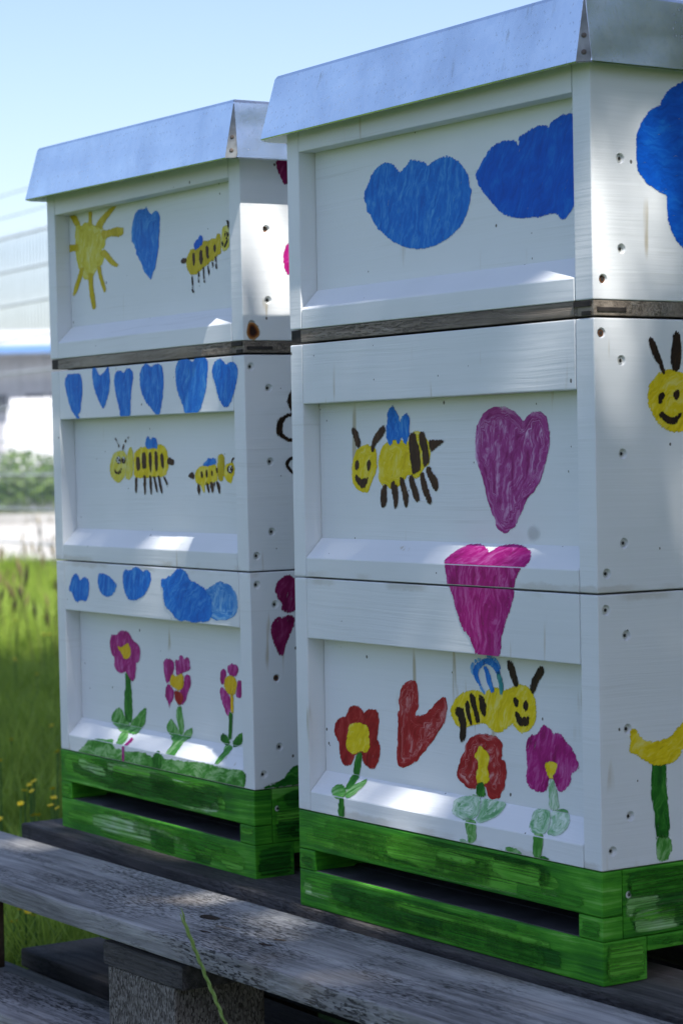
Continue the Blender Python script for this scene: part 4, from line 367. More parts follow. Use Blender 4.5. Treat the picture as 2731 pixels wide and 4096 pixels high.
['L','L','painted_flower','tall magenta flower with yellow centre and two leaves',[['magenta',1,'P',75,0,[1015,2218,1077,2218,1117,2230,1155,2260,1195,2275,1256,2282,1309,2278,1381,2261,1420,2241,1449,2206,1485,2185,1550,2166,1592,2149,1632,2123,1645,2093,1636,2042,1625,2007,1605,1966,1583,1952,1547,1955,1535,1941,1539,1902,1532,1859,1510,1791,1487,1758,1450,1744,1420,1749,1379,1774,1349,1796,1314,1828,1276,1833,1214,1814,1166,1811,1105,1821,1067,1838,1031,1869,1023,1902,1038,1955,1028,1981,985,1995,959,2023,937,2079,932,2119,941,2165,955,2191,981,2211]],['oyellow',2,'P',60,0,[1120,2110,1181,2097,1224,2100,1274,2119,1309,2135,1346,2154,1372,2150,1401,2121,1419,2094,1435,2056,1421,2026,1371,1989,1330,1975,1275,1978,1242,1991,1213,2023,1188,2043,1152,2060,1128,2078,1105,2105]],['green',0,'P',88,0,[1278,1814,1310,1830,1338,1825,1379,1797,1401,1756,1415,1678,1421,1614,1423,1530,1424,1472,1427,1410,1425,1366,1416,1314,1386,1290,1319,1278,1281,1291,1253,1333,1240,1379,1235,1452,1238,1506,1250,1569,1261,1615,1276,1667,1278,1714,1269,1781]],['lgreen',1,'P',50,0,[1131,1430,1174,1413,1204,1390,1238,1348,1270,1319,1317,1289,1345,1269,1359,1257,944,1257,934,1266,921,1299,932,1327,974,1365,1018,1392,1087,1424]],['lgreen',1,'S',50,0,[1373,254,1374,254,1361,238,1274,221,1207,213,1123,211,1057,221,972,248,957,254]],['lgreen',1,'P',40,0,[1750,1467,1741,1413,1735,1377,1727,1337,1704,1304,1655,1261,1650,1257,1350,1257,1366,1261,1392,1291,1432,1319,1506,1359,1559,1390,1621,1429,1669,1454,1730,1478]],['lgreen',1,'S',40,0,[1646,254,1649,236,1649,208,1641,189,1619,168,1577,161,1492,161,1422,160,1330,157,1249,167,1135,198,1151,220,1303,244,1325,254]],['lgreen',1,'S',60,0,[1313,169,1402,176,1454,159,1499,111,1514,77,1506,41,1496,14,1489,4,1357,4,1351,15,1329,62,1293,137]]]],
['L','L','painted_drip','short magenta drip over the sill edge',[['magenta',2,'S',50,0,[1579,117,1574,94,1568,62,1560,33,1550,9,1547,4,1620,4,1625,16,1633,46,1640,78,1644,101]],['magenta',3,'F',88,0,[1509,1057,1509,1033,1509,999,1509,967,1508,940,1507,914,1507,897,1509,897,1550,901,1552,919,1554,944,1556,972,1559,1004,1563,1038,1565,1062]]]],
['L','L','painted_flower','ragged magenta flower with yellow heart in the middle',[['magenta',1,'P',80,0,[2191,2018,2254,2033,2302,2036,2358,2029,2386,2012,2401,1978,2395,1944,2364,1893,2334,1854,2286,1807,2253,1788,2219,1785,2199,1801,2184,1844,2175,1878,2165,1921,2163,1954,2165,1996]],['magenta',1,'P',80,0,[2431,2040,2482,2036,2504,2047,2512,2080,2532,2090,2577,2085,2600,2075,2616,2054,2633,2055,2662,2079,2687,2082,2719,2068,2735,2038,2743,1974,2726,1946,2676,1940,2634,1931,2578,1913,2542,1898,2507,1877,2482,1871,2455,1877,2440,1894,2430,1931,2423,1967,2415,2021]],['magenta',1,'P',80,0,[2682,1900,2726,1890,2745,1868,2751,1823,2738,1789,2701,1748,2676,1713,2652,1662,2624,1626,2577,1584,2541,1571,2497,1578,2471,1595,2450,1632,2461,1665,2508,1712,2543,1744,2584,1780,2603,1811,2610,1855,2625,1879,2654,1897]],['magenta',1,'P',80,0,[2255,1770,2306,1751,2338,1734,2371,1710,2379,1682,2365,1638,2346,1608,2310,1578,2288,1554,2266,1522,2254,1525,2249,1566,2233,1592,2200,1616,2188,1643,2190,1688,2201,1721,2226,1761]],['red',2,'P',80,0,[2407,1717,2463,1710,2503,1705,2547,1697,2571,1684,2586,1658,2581,1632,2551,1592,2521,1575,2476,1571,2446,1581,2413,1611,2397,1644,2389,1698]],['oyellow',3,'P',60,0,[2370,1878,2415,1864,2460,1870,2528,1896,2566,1899,2593,1879,2603,1854,2601,1811,2593,1782,2574,1754,2549,1738,2504,1727,2464,1726,2408,1735,2369,1746,2324,1765,2305,1781,2300,1802,2310,1826,2341,1867]],['lgreen',0,'P',88,0,[2475,1551,2520,1555,2539,1540,2543,1496,2552,1463,2573,1422,2577,1373,2567,1291,2547,1257,2484,1257,2477,1262,2462,1315,2447,1357,2421,1409,2413,1447,2417,1491,2428,1517,2449,1541]],['lgreen',1,'P',50,0,[2322,1401,2355,1377,2385,1356,2429,1327,2458,1300,2490,1259,2489,1257,2225,1257,2202,1289,2199,1314,2217,1343,2243,1367,2290,1399]],['lgreen',1,'S',50,0,[2490,254,2500,243,2458,231,2402,230,2300,239,2242,254]],['lgreen',1,'P',40,0,[2763,1351,2764,1318,2755,1290,2735,1257,2545,1257,2587,1288,2640,1315,2728,1350]],['lgreen',1,'S',40,0,[2735,254,2730,234,2685,225,2639,227,2569,239,2547,254]],['lgreen',0,'S',60,0,[2382,247,2643,253,2726,238,2679,195,2662,170,2664,149,2666,123,2669,75,2675,38,2684,4,2474,4,2474,47,2472,88,2470,136,2427,174,2320,224]]]],
['L','L','painted_flower','five-petalled magenta flower with a yellow drip',[['magenta',0,'P',80,0,[3540,2054,3593,2069,3636,2071,3692,2064,3720,2051,3735,2026,3729,2003,3702,1970,3675,1954,3633,1946,3598,1947,3552,1960,3529,1975,3517,2000,3513,2018,3517,2039]],['magenta',0,'P',80,0,[3445,2009,3476,1995,3488,1975,3486,1938,3472,1908,3439,1869,3415,1853,3389,1851,3373,1864,3359,1900,3358,1929,3370,1967,3388,1989,3420,2007]],['magenta',0,'P',80,0,[3726,1914,3773,1920,3794,1905,3802,1862,3801,1824,3788,1771,3769,1745,3732,1732,3708,1734,3683,1753,3678,1777,3690,1820,3698,1853,3705,1895]],['magenta',0,'P',80,0,[3384,1822,3426,1812,3462,1797,3514,1770,3541,1745,3560,1710,3563,1667,3549,1592,3531,1556,3498,1537,3476,1544,3451,1579,3428,1612,3393,1662,3372,1697,3353,1738,3350,1770,3363,1810]],['oyellow',1,'P',60,0,[3518,1939,3576,1952,3617,1951,3663,1935,3685,1912,3697,1871,3693,1838,3673,1795,3648,1772,3606,1755,3569,1755,3517,1769,3485,1786,3455,1815,3443,1841,3443,1878,3454,1902,3484,1925]],['oyellow',1,'P',88,0,[3566,1770,3566,1574,3615,1579,3614,1775]],['green',2,'P',88,0,[3535,1577,3531,1545,3526,1498,3521,1449,3515,1397,3508,1341,3503,1303,3567,1307,3572,1346,3578,1401,3585,1454,3590,1503,3595,1549,3598,1581]],['green',1,'P',50,0,[3430,1348,3476,1331,3502,1315,3522,1291,3530,1271,3529,1257,3386,1257,3362,1265,3340,1283,3336,1309,3351,1327,3395,1347]],['green',1,'S',50,0,[3533,254,3540,249,3531,238,3475,242,3423,251,3411,254]],['green',1,'P',40,0,[3794,1376,3794,1319,3776,1287,3732,1262,3718,1257,3588,1257,3582,1266,3591,1288,3629,1317,3661,1339,3703,1364,3736,1379,3778,1393]],['green',1,'S',40,0,[3700,254,3697,252,3649,240,3612,245,3597,254]],['lgreen',0,'S',60,0,[3485,247,3581,246,3622,225,3630,172,3627,133,3611,84,3598,46,3584,4,3512,4,3503,53,3501,94,3509,142,3497,180,3461,229]]]],
['L','L','painted_grass','smeared green grass along the bottom rail',[['lgreen',0,'S',10,0,[831,4,849,10,927,23,1028,25,1106,32,1204,49,1254,41,1284,5,1286,4]],['lgreen',0,'F',10,0,[446,903,556,957,613,991,650,1022,721,1046,804,1063,1291,1063,1290,1049,1306,1027,1352,1019,1453,1021,1531,1018,1630,1009,1708,1012,1808,1029,1898,1035,2027,1032,2103,1023,2166,1003,2222,1007,2303,1038,2353,1049,2400,1046,2425,1036,2439,1015,2494,1012,2619,1024,2723,1029,2860,1028,2962,1034,3083,1050,3183,1057,3317,1060,3403,1059,3490,1053,3564,1049,3665,1045,3750,1046,3864,1050,3942,1057,3984,1063,4074,1063,4098,1044,4117,1044,4134,1063,4141,1063,4145,1054,4138,997,4128,955,4109,903,4099,897,444,897]],['green',1,'S',85,0,[2284,14,2337,15,2359,4,2278,4]],['green',1,'F',85,0,[2369,1063,2386,1040,2404,937,2364,897,2211,897,2183,907,2177,959,2198,1002,2257,1056,2270,1063]]]],
['L','L','painted_grass','dark green smear on the side',[['green',0,'X',20,0,[77,899,136,922,195,939,272,954,313,967,339,987,364,1010,401,1051,437,1074,489,1091,556,1096,676,1089,743,1034,792,900,790,899]]]],
['L','L','painted_heart','upper dark magenta heart on the side',[['dmagenta',0,'X',75,0,[515,2950,494,2948,481,2952,469,2967,453,2974,424,2977,403,2974,378,2963,358,2952,333,2936,317,2921,300,2901,291,2884,286,2859,287,2839,295,2810,302,2786,311,2754,322,2737,340,2725,350,2714,358,2696,359,2683,352,2669,356,2653,374,2623,394,2609,427,2602,454,2605,492,2618,527,2635,577,2664,611,2703,646,2772,655,2820,644,2874,629,2905,600,2931,575,2944,537,2949]]]],
['L','L','painted_heart','lower dark magenta heart on the side',[['dmagenta',0,'X',75,0,[336,2570,354,2560,370,2562,393,2574,412,2580,437,2582,456,2580,481,2571,494,2558,501,2533,499,2509,486,2475,472,2445,450,2404,433,2372,411,2331,396,2299,378,2257,368,2230,359,2203,346,2193,321,2194,301,2218,274,2276,257,2313,241,2349,233,2380,226,2422,226,2455,236,2497,248,2523,269,2548,288,2562,317,2571]]]],
['L','T','painted_heart','magenta shape under the roof on the side',[['dmagenta',0,'X',70,0,[405,7039,418,6990,431,6955,451,6914,464,6889,480,6865,486,6850,486,6836,492,6827,508,6817,524,6820,550,6839,576,6872,619,6937,637,6986,639,7046,586,7066,453,7060]]]],
['L','T','painted_heart','pink shape on the sunlit side',[['magenta',0,'X',70,0,[510,6217,483,6153,475,6103,479,6040,489,5995,510,5943,546,5927,617,5939,656,5985,683,6092,675,6158,627,6220,589,6244,539,6242]]]],
['L','M','painted_butterfly','dark brown outlined wings on the side',[['dbrown',0,'X',80,0,[529,4791,516,4774,506,4762,496,4747,490,4732,485,4710,482,4697,481,4685,484,4674,493,4659,500,4643,506,4615,511,4598,518,4581,535,4574,569,4573,595,4597,626,4659,627,4708,600,4773,577,4798,547,4798]],['dbrown',1,'X',60,0,[548,4579,519,4573,480,4563,442,4550,412,4535,387,4516,366,4496,354,4474,350,4453,348,4432,347,4404,347,4373,348,4352,415,4351,416,4373,417,4403,419,4429,420,4447,420,4459,424,4470,432,4486,446,4503,463,4520,493,4535,530,4549,556,4559]],['dbrown',1,'X',60,0,[373,4348,386,4342,403,4332,420,4323,432,4317,445,4309,467,4301,502,4292,542,4284,572,4278,579,4304,551,4311,511,4320,479,4329,465,4336,456,4343,444,4352,428,4362,412,4373,400,4381]],['dbrown',1,'X',60,0,[545,4152,524,4142,493,4128,468,4111,454,4093,448,4073,447,4055,452,4039,463,4026,476,4013,496,3994,520,3975,537,3961,556,3979,539,3992,515,4011,495,4027,484,4039,477,4048,475,4057,475,4070,478,4084,487,4096,507,4109,536,4123,557,4132]]]],
['L','T','rust_stain','orange brown rust stain round a screw',[['rust',0,'X',85,0,[69,5455,102,5464,124,5460,148,5441,164,5421,181,5390,187,5367,184,5339,170,5320,137,5299,114,5295,106,5295,69,5304,49,5318,40,5342,38,5364,43,5395,47,5417,54,5442]]]],
['R','M','smudge','round grey smudge',[['smudge',0,'P',0,0,[3313,3546,3356,3532,3381,3515,3400,3485,3402,3462,3389,3432,3366,3414,3317,3398,3284,3396,3249,3408,3229,3425,3213,3457,3212,3481,3225,3509,3245,3527,3281,3545]]]],
]
# ------------------------------------------------------------------ the setting: ground, road, verge
def sheet(name, pts, z, mat):
    return tag(pyd(name,[(x,y,z) for x,y in pts],[tuple(range(len(pts)))],(mat,)),kind='structure')
def m_ground():
    s=NT('meadow_soil'); tc,tr=s.coords(False)
    n,_=s.noise(tr,1.2,5); n2,_=s.noise(tr,30.0,3)
    c=s.ramp(s.math('ADD',s.math('MULTIPLY',n,0.6),s.math('MULTIPLY',n2,0.4)),[(0.3,(0.022,0.040,0.010)),(0.55,(0.050,0.085,0.020)),(0.75,(0.09,0.11,0.035))])
    return s.done(c,0.9,normal=s.bump(n2,0.6,0.02),spec=0.1)
def m_stone(name,c0,c1,scale):
    s=NT(name); tc,tr=s.coords(False); n,_=s.noise(tr,scale,5); n2,_=s.noise(tr,scale*40,2)
    c=s.ramp(s.math('ADD',s.math('MULTIPLY',n,0.7),s.math('MULTIPLY',n2,0.3)),[(0.3,c0),(0.7,c1)])
    return s.done(c,0.9,normal=s.bump(n2,0.3,0.004),spec=0.15)
tag(pyd('ground',[(-400,-60,0),(400,-60,0),(400,600,0),(-400,600,0)],[(0,1,2,3)],(m_ground(),)),kind='structure')
sheet('road',[(-200,16.6),(200,16.6),(200,25.6),(-200,25.6)],0.006,m_stone('pale_concrete',(0.42,0.40,0.37),(0.56,0.54,0.50),0.6))
box('kerb',-200,200,25.6,25.75,0.0,0.12,m_stone('kerb_stone',(0.34,0.33,0.31),(0.46,0.45,0.43),2.0),None,0.01)
bpy.data.objects['kerb']['kind']='structure'
sheet('parking_lot',[(-200,31.5),(200,31.5),(200,82),(-200,82)],0.008,m_stone('pale_asphalt',(0.16,0.16,0.16),(0.26,0.26,0.26),0.5))

# ------------------------------------------------------------------ painted drawings
RC=random.Random(3)
def resample(p, step):
    out=[]
    n=len(p)
    for i in range(n):
        a=np.array(p[i],float); b=np.array(p[(i+1)%n],float); L=np.linalg.norm(b-a); k=max(1,int(L/step))
        for j in range(k): out.append(a+(b-a)*j/k)
    return np.array(out)
def paint_mesh(pieces, zlev, clipz=()):
    """pieces: [colour, layer, plane, stroke angle, mode, flat list of 0.1 mm coordinates]"""
    V=[];F=[];MI=[];ED=[];UV=[];mats=[]
    z0,z0b=zlev; sl=math.hypot(YD,z0b-z0); cs,sn=YD/sl,(z0b-z0)/sl
    for col,lay,pl,ang,mode,fl in pieces:
        if PM[col] not in mats: mats.append(PM[col])
        mi=mats.index(PM[col])
        P=resample([(fl[i]*1e-4,fl[i+1]*1e-4) for i in range(0,len(fl),2)],0.0016)
        n=len(P)
        if n<4: continue
        ar=0.5*np.sum(P[:,0]*np.roll(P[:,1],-1)-np.roll(P[:,0],-1)*P[:,1]); sg_=1.0 if ar>0 else -1.0
        nx=np.roll(P,-1,0)-np.roll(P,1,0); nr=np.stack([nx[:,1],-nx[:,0]],1)/(np.linalg.norm(nx,axis=1)[:,None]+1e-9)
        lims=[(0,XR0+.0004),(0,XR1-.0004)] if pl in 'PS' else []
        lims+={'P':[(1,z0b+.0004),(1,clipz[0]-.0004)],'S':[(1,.0004),(1,sl-.0004)],'F':[(1,z0-.0003),(1,clipz[1]+.0008)],'f':[(1,clipz[0]+.0003),(1,clipz[2]-.0008)]}.get(pl,[]) if clipz else []
        onc=np.zeros(n,bool)
        for ax,val in lims: onc|=np.abs(P[:,ax]-val)<0.00012
        cseg=onc&np.roll(onc,-1)
        P=np.where(onc[:,None],P,P+nr*(sg_*0.0007 if clipz else 0.0))
        jit=RNG.normal(0,0.00022,n)*(~onc); jit=(jit+np.roll(jit,1))*0.7
        Pj=P+nr*jit[:,None]
        lo=P.min(0); hi=P.max(0); ext=float(max(hi-lo)); g=max(0.0022,min(0.0045,ext/24))
        gx,gy=np.meshgrid(np.arange(lo[0]+g/2,hi[0],g),np.arange(lo[1]+g/2,hi[1],g)); Q=np.stack([gx.ravel(),gy.ravel()],1)
        if len(Q): Q=Q+RNG.uniform(-0.25,0.25,Q.shape)*g
        def inside(pts,poly):
            r=np.zeros(len(pts),bool); x,y=pts[:,0],pts[:,1]; a=poly; b=np.roll(poly,-1,0)
            for (x1,y1),(x2,y2) in zip(a,b):
                c=((y1>y)!=(y2>y)); t=(x2-x1)*(y-y1)/((y2-y1) if y2!=y1 else 1e-12)+x1; r^=c&(x<t)
            return r
        def dist(pts):
            A=P; B=np.roll(P,-1,0); best=np.full(len(pts),0.02); arg=np.zeros(len(pts),int)
            for i in range(n):
                if cseg[i]: continue
                ab=B[i]-A[i]; t=np.clip(((pts-A[i])@ab)/(ab@ab+1e-15),0,1); d=np.linalg.norm(pts-(A[i]+t[:,None]*ab),axis=1)
                k=d<best; best[k]=d[k]; arg[k]=i
            return best,arg
        if len(Q):
            Q=Q[inside(Q,P)]
        if len(Q):
            d,_=dist(Q); Q=Q[d>g*0.45]
        allp=[Vector((float(a),float(b))) for a,b in Pj]+[Vector((float(a),float(b))) for a,b in Q]
        try: res=delaunay_2d_cdt(allp,[],[list(range(n))],1,1e-7)
        except Exception: continue
        vv=np.array([(v.x,v.y) for v in res[0]]); 
        if len(vv)<3: continue
        ev,arg=dist(vv)
        # drop triangles outside
        tri=[t for t in res[2] if len(t)==3]
        if not tri: continue
        cen=np.array([vv[list(t)].mean(0) for t in tri]); ok=inside(cen,Pj)
        off=0.00030+0.00012*lay
        base=len(V); c0=vv.mean(0); th=math.radians(ang); ou,ov=RC.uniform(0,5),RC.uniform(0,5)
        kk=max(1.0,4.5/(float(ev.max())*1000+1e-6)) if col not in('rust','smudge') else 1.0
        for (a,b),e in zip(vv,ev):
            if pl in 'Ff': V.append((a,-off,b))
            elif pl=='P': V.append((a,YD-off,b))
            elif pl=='S': V.append((a,b*cs-sn*off,z0+b*sn+cs*off))
            else: V.append((W+off,a,b))
            ED.append(float(e)*1000*kk)
        for (a,b),e,i in zip(vv,ev,arg):
            if mode==1 and e<0.0085: UV.append((i*0.0016+ou,float(e)+ov))
            else:
                x,y=a-c0[0],b-c0[1]; UV.append((x*math.cos(th)+y*math.sin(th)+ou,-x*math.sin(th)+y*math.cos(th)+ov))
        for t,k in zip(tri,ok):
            if not k: continue
            p=[Vector(V[base+q]) for q in t]; nn=(p[1]-p[0]).cross(p[2]-p[0])
            want=Vector((1,0,0)) if pl=='X' else Vector((0,-1,0.2))
            F.append(tuple(base+q for q in (t if nn.dot(want)>0 else t[::-1]))); MI.append(mi)
    me=bpy.data.meshes.new('painting'); me.from_pydata(V,[],F)
    for p,i in zip(me.polygons,MI): p.material_index=i
    at=me.attributes.new('edge','FLOAT','POINT'); at.data.foreach_set('value',ED)
    uvl=me.uv_layers.new(name='UVMap'); li=np.empty(len(me.loops),int); me.loops.foreach_get('vertex_index',li)
    uvl.data.foreach_set('uv',np.array(UV,dtype=np.float32)[li].ravel())
    return me,mats

# ------------------------------------------------------------------ bee hives
Z=dict(LB=.0889,LR0=.1066,LR0b=.1253,LR1=.2472,MB=.3032,MR0=.3204,MR0b=.3386,MR1=.4604,MT=.516,TB=.5285,TR0=.5463,TR0b=.5645,TR1=.6889,TT=.735)
BOX={'T':('TB','TR0','TR0b','TR1','TT'),'M':('MB','MR0','MR0b','MR1','MT'),'L':('LB','LR0','LR0b','LR1','MB')}
SCREW={'T':[(.029,.6375),(.029,.568),(.0100,.5442)],'M':[(.0075,.503),(.0272,.482),(.0272,.410),(.0272,.341),(.0094,.318)],'L':[(.008,.290),(.028,.2695),(.028,.197),(.0295,.129),(.011,.1035)]}
def screw_mesh():
    V=[(0,0,0)];F=[];MI=[]
    n=16
    for k in range(n):
        t=2*math.pi*k/n; V.append((0,0.0029*math.cos(t),0.0029*math.sin(t)))
    for k in range(n): F.append((0,1+k,1+(k+1)%n)); MI.append(0)
    b=len(V); V.append((0.0004,0,0))
    for k in range(12):
        t=2*math.pi*k/12; r=0.0018 if k%2==0 else 0.0012; V.append((0.0004,r*math.cos(t),r*math.sin(t)))
    for k in range(12): F.append((b,b+1+k,b+1+(k+1)%12)); MI.append(1)
    me=bpy.data.meshes.new('screw'); me.from_pydata(V,[],F); me.materials.append(MSCR); me.materials.append(MHOLE)
    for p,i in zip(me.polygons,MI): p.material_index=i
    return me
SCREWM=screw_mesh()
SCREWR=SCREWM.copy(); SCREWR.materials[0]=MRST
def drilled(ob, holes, r1=0.0040, r0=0.0027, depth=0.0036):
    parts=[]
    for y,z in holes:
        V=[];n=18
        for x,r in ((W+0.0006,r1+0.0004),(W-depth,r0)):
            for k in range(n):
                t=2*math.pi*k/n; V.append((x,y+r*math.cos(t),z+r*math.sin(t)))
        F=[(k,(k+1)%n,n+(k+1)%n,n+k) for k in range(n)]+[tuple(range(n))[::-1],tuple(range(n,2*n))]
        parts.append((V,F))
    cut=pyd('cutter',*merge(parts),(MW,),ob.parent)
    md=ob.modifiers.new('b','BOOLEAN'); md.operation='DIFFERENCE'; md.object=cut; md.solver='EXACT'
    dg=bpy.context.evaluated_depsgraph_get(); me=bpy.data.meshes.new_from_object(ob.evaluated_get(dg))
    ob.modifiers.clear(); ob.data=me
    bpy.data.objects.remove(cut)
def hive(mw, which, label, group, dz, roof):
    H=empty('beehive',mw,label,'beehive',group)
    # floor with flight slot
    fl=box('hive_floor',0.0,W,0.0448,D,0.0222,0.0338,MGR,H,0.0010)
    box('front_board',0,W,0,0.0444,0,0.0340,MGR,fl,0.0014)
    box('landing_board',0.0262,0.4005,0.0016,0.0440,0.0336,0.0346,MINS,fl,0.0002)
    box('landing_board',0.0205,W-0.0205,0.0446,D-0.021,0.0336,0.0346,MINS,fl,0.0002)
    box('spacer_block',0,0.0258,0,0.0444,0.0344,0.0526,MGR,fl,0.0010)
    box('spacer_block',0.4009,W,0,0.0200,0.0344,0.0526,MGR,fl,0.0010)
    box('front_board',0,W,0,0.0200,0.0530,0.0882,MGR,fl,0.0014)
    sb=box('side_board',W-0.0200,W,0.0206,D,0.0344,0.0882,MGR,fl,0.0012)
    box('side_board',0,0.0200,0.0450,D,0.0344,0.0882,MGR,fl,0.0012)
    box('back_board',0.0205,W-0.0205,D-0.02,D,0.0344,0.0882,MGR,fl,0.0012)
    box('foot_block',0,W,D-0.045,D,0,0.0218,MGR,fl,0.0012)
    s=link('screw',SCREWM,fl); s.location=(W+0.0004,0.026,0.0685)
    rs=random.Random(41 if which=='R' else 77)
    def brush(pl,a0,a1,b0,b1,n,dark=0.0):
        out=[]
        for i in range(n):
            h=rs.uniform(.35,.95)*min(b1-b0,.030); L=rs.choice([rs.uniform(.05,.11),rs.uniform(.10,.26)]); 
            L=min(L,(a1-a0)*.95); x=rs.uniform(a0,a1-L); zc=rs.uniform(b0+h*.5,b1-h*.5) if b1-b0>h else (b0+b1)/2
            if rs.random()<.4: zc=(b0+h*.5) if rs.random()<.5 else (b1-h*.5)
            k=rs.uniform(-.12,.12) if L<.07 else rs.uniform(-.04,.04); bow=rs.uniform(-.10,.10)
            up=[];dn=[];m_=9
            for q in range(m_):
                t=q/(m_-1); xx=x+L*t; cz=zc+k*(xx-x-L/2)+bow*h*math.sin(math.pi*t); w_=h*.5*(1-.35*(2*t-1)**4)*rs.uniform(.88,1.08)
                up.append((xx+rs.uniform(-.002,.002),cz+w_)); dn.append((xx+rs.uniform(-.002,.002),cz-w_))
            pts=[(min(max(p,a0+rs.uniform(0,.002)),a1-rs.uniform(0,.002)),min(max(q_,b0+rs.uniform(0,.0012)),b1-rs.uniform(0,.0012))) for p,q_ in up+dn[::-1]]
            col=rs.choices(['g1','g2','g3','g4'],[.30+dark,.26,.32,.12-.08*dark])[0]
            out.append([col,i*5//n,pl,0,0,[v for p in pts for v in (p[0]*1e4,p[1]*1e4)]])
        return out
    pcs=brush('F',.001,W-.001,.001,.0333,20)+brush('F',.001,W-.001,.0537,.0876,20)+brush('F',.001,.0248,.0350,.0520,3)+brush('F',.4018,W-.001,.0350,.0520,3)
    me,mats=paint_mesh(pcs,(0.1,0.12)); link('brush_strokes',me,fl,mats)['label']='overlapping horizontal strokes of light and dark green paint'
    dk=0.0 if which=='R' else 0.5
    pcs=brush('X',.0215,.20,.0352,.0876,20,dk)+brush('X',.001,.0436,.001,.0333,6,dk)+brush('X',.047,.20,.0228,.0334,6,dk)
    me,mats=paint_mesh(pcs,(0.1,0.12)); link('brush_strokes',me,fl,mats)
    for b in 'LMT':
        zb,z0,z0b,z1,zt=[Z[k] for k in BOX[b]]
        if b!='T': zt-=0.0015
        e=0.0008
        pnl=bv(XR0+e,XR1-e,YD,YD+0.016,z0-0.01,z1+0.02)
        bk=bv(XR0+e,XR1-e,D-0.02,D,zb,zt)
        v,f=merge([(pnl,BF),(bk,BF)])
        hb=pyd('hive_box',v,f,(MW,),H,0.0)
        hb.location=dz.get(b,(0,0,0))
        box('side_panel',0,XR0,0,D,zb,zt,MW,hb,0.0013,3)
        sp=box('side_panel',XR1,W,0,D,zb,zt,MW,hb,0.0013,3)
        drilled(sp,SCREW[b])
        for y,z in SCREW[b]:
            q=link('screw',SCREWM if random.random()<.7 else SCREWR,hb); q.location=(W-random.uniform(.0012,.0033),y+random.uniform(-.0005,.0005),z); q.rotation_euler=(random.uniform(0,3),0,0)
        box('top_rail',XR0+e,XR1-e,0,0.0176,z1,zt,MW,hb,0.0009)
        # bottom rail with the sloping sill
        yb=YD-0.0003; zs=z0+(z0b-z0)*yb/YD
        v=[(XR0+e,0,zb),(XR1-e,0,zb),(XR1-e,yb,zb),(XR0+e,yb,zb),(XR0+e,0,z0),(XR1-e,0,z0),(XR1-e,yb,zs),(XR0+e,yb,zs)]
        pyd('bottom_rail',v,BF,(MW,),hb,0.0006,1)
        for hv,bx,nm,lb,pcs in PAINT:
            if hv==which and bx==b:
                me,mats=paint_mesh(pcs,(z0,z0b),(z1,zb,Z[BOX[b][4]])); o=link(nm,me,hb,mats)
                if lb: o['label']=lb
    # wooden spacer frame between upper boxes
    sf=pyd('spacer_frame',*merge([(bv(0.012,W-0.012,D-0.02,D-0.001,.5166,.5281),BF),(bv(0.0005,0.0200,0.0205,D-0.02,.5166,.5281),BF)]),(MBAT,),H,0.0005)
    box('batten',0.0172,W-0.0240,0.0006,0.0200,.5166,.5281,MBAT,sf,0.0006)
    box('batten',W-0.0200,W-0.0006,0.0008,D-0.001,.5166,.5281,MBAT,sf,0.0006)
    box('corner_joint',W-0.0238,W-0.0202,0.0010,0.0200,.5172,.5278,MBAT,sf,0.0003)
    box('corner_joint',0.0006,0.0170,0.0012,0.0200,.5172,.5278,MBATD,sf,0.0004)
    box('dowel',W-0.0236,W-0.0030,-0.0004,0.0010,.5235,.5277,MBATD,sf,0.0002)
    box('dowel',W-0.0140,W-0.0030,-0.0004,0.0010,.5168,.5200,MBATD,sf,0.0002)
    box('dowel',W-0.0010,W+0.0002,0.004,0.0330,.5195,.5228,MBATD,sf,0.0002)
    # sheet metal roof
    dx,dy,zo,zi,ii,tx,oo,cc=roof; t=0.0009
    def ring(o,z,c):
        x0,x1,y0,y1=-o,W+o,-o,D+o
        if c<=0: P=[(x0,y0),(x0,y0),(x1,y0),(x1,y0),(x1,y1),(x1,y1),(x0,y1),(x0,y1)]
        else: P=[(x0,y0+c),(x0+c,y0),(x1-c,y0),(x1,y0+c),(x1,y1-c),(x1-c,y1),(x0+c,y1),(x0,y1-c)]
        return [(x,y,z) for x,y in P]
    def wp(p): return (p[0]+dx,p[1]+dy,p[2]+tx*(p[0]-W/2))
    V=[];
    for o_,z_,c_ in ((oo-0.0007,zo,cc),(oo,zo+0.0010,cc),(ii+0.0004,zi-0.0035,0.0006),(ii-0.0012,zi-0.0006,0.0012),(ii-0.005,zi,0.001),):
        V+=ring(o_,z_,c_)
    nr=5; F=[]
    for r in range(nr-1):
        for k in range(8): F.append((r*8+k,r*8+(k+1)%8,(r+1)*8+(k+1)%8,(r+1)*8+k))
    F.append(tuple(range((nr-1)*8,nr*8)))
    b=len(V)                                     # inner skin
    for o_,z_,c_ in ((oo-0.0007-t,zo,cc),(ii-t-0.0008,zi-0.003,0.001)): V+=ring(o_,z_,c_)
    for k in range(8): F.append((b+k,b+8+k,b+8+(k+1)%8,b+(k+1)%8))
    F.append(tuple(range(b+15,b+7,-1)))
    for k in range(8): F.append((k,b+k,b+(k+1)%8,(k+1)%8))
    rf=pyd('roof',[wp(p) for p in V],F,(MG,),H)
    # folded corner tab with two rivets at the front right corner
    A=Vector(wp((W+oo-cc,-oo,zo))); B=Vector(wp((W+oo,-oo+cc,zo))); T=Vector(wp((W+ii,-ii,zi-0.004)))
    nrm=(B-A).cross(T-A).normalized()
    if nrm.y>0: nrm=-nrm
    q=[A+nrm*.0006,A.lerp(B,.86)+nrm*.0006,B.lerp(T,.07)+nrm*.0006,A.lerp(T,.985)+nrm*.0006+(B-A)*0.02,A.lerp(T,.985)+nrm*.0006]
    qq=[p+nrm*.0009 for p in q]
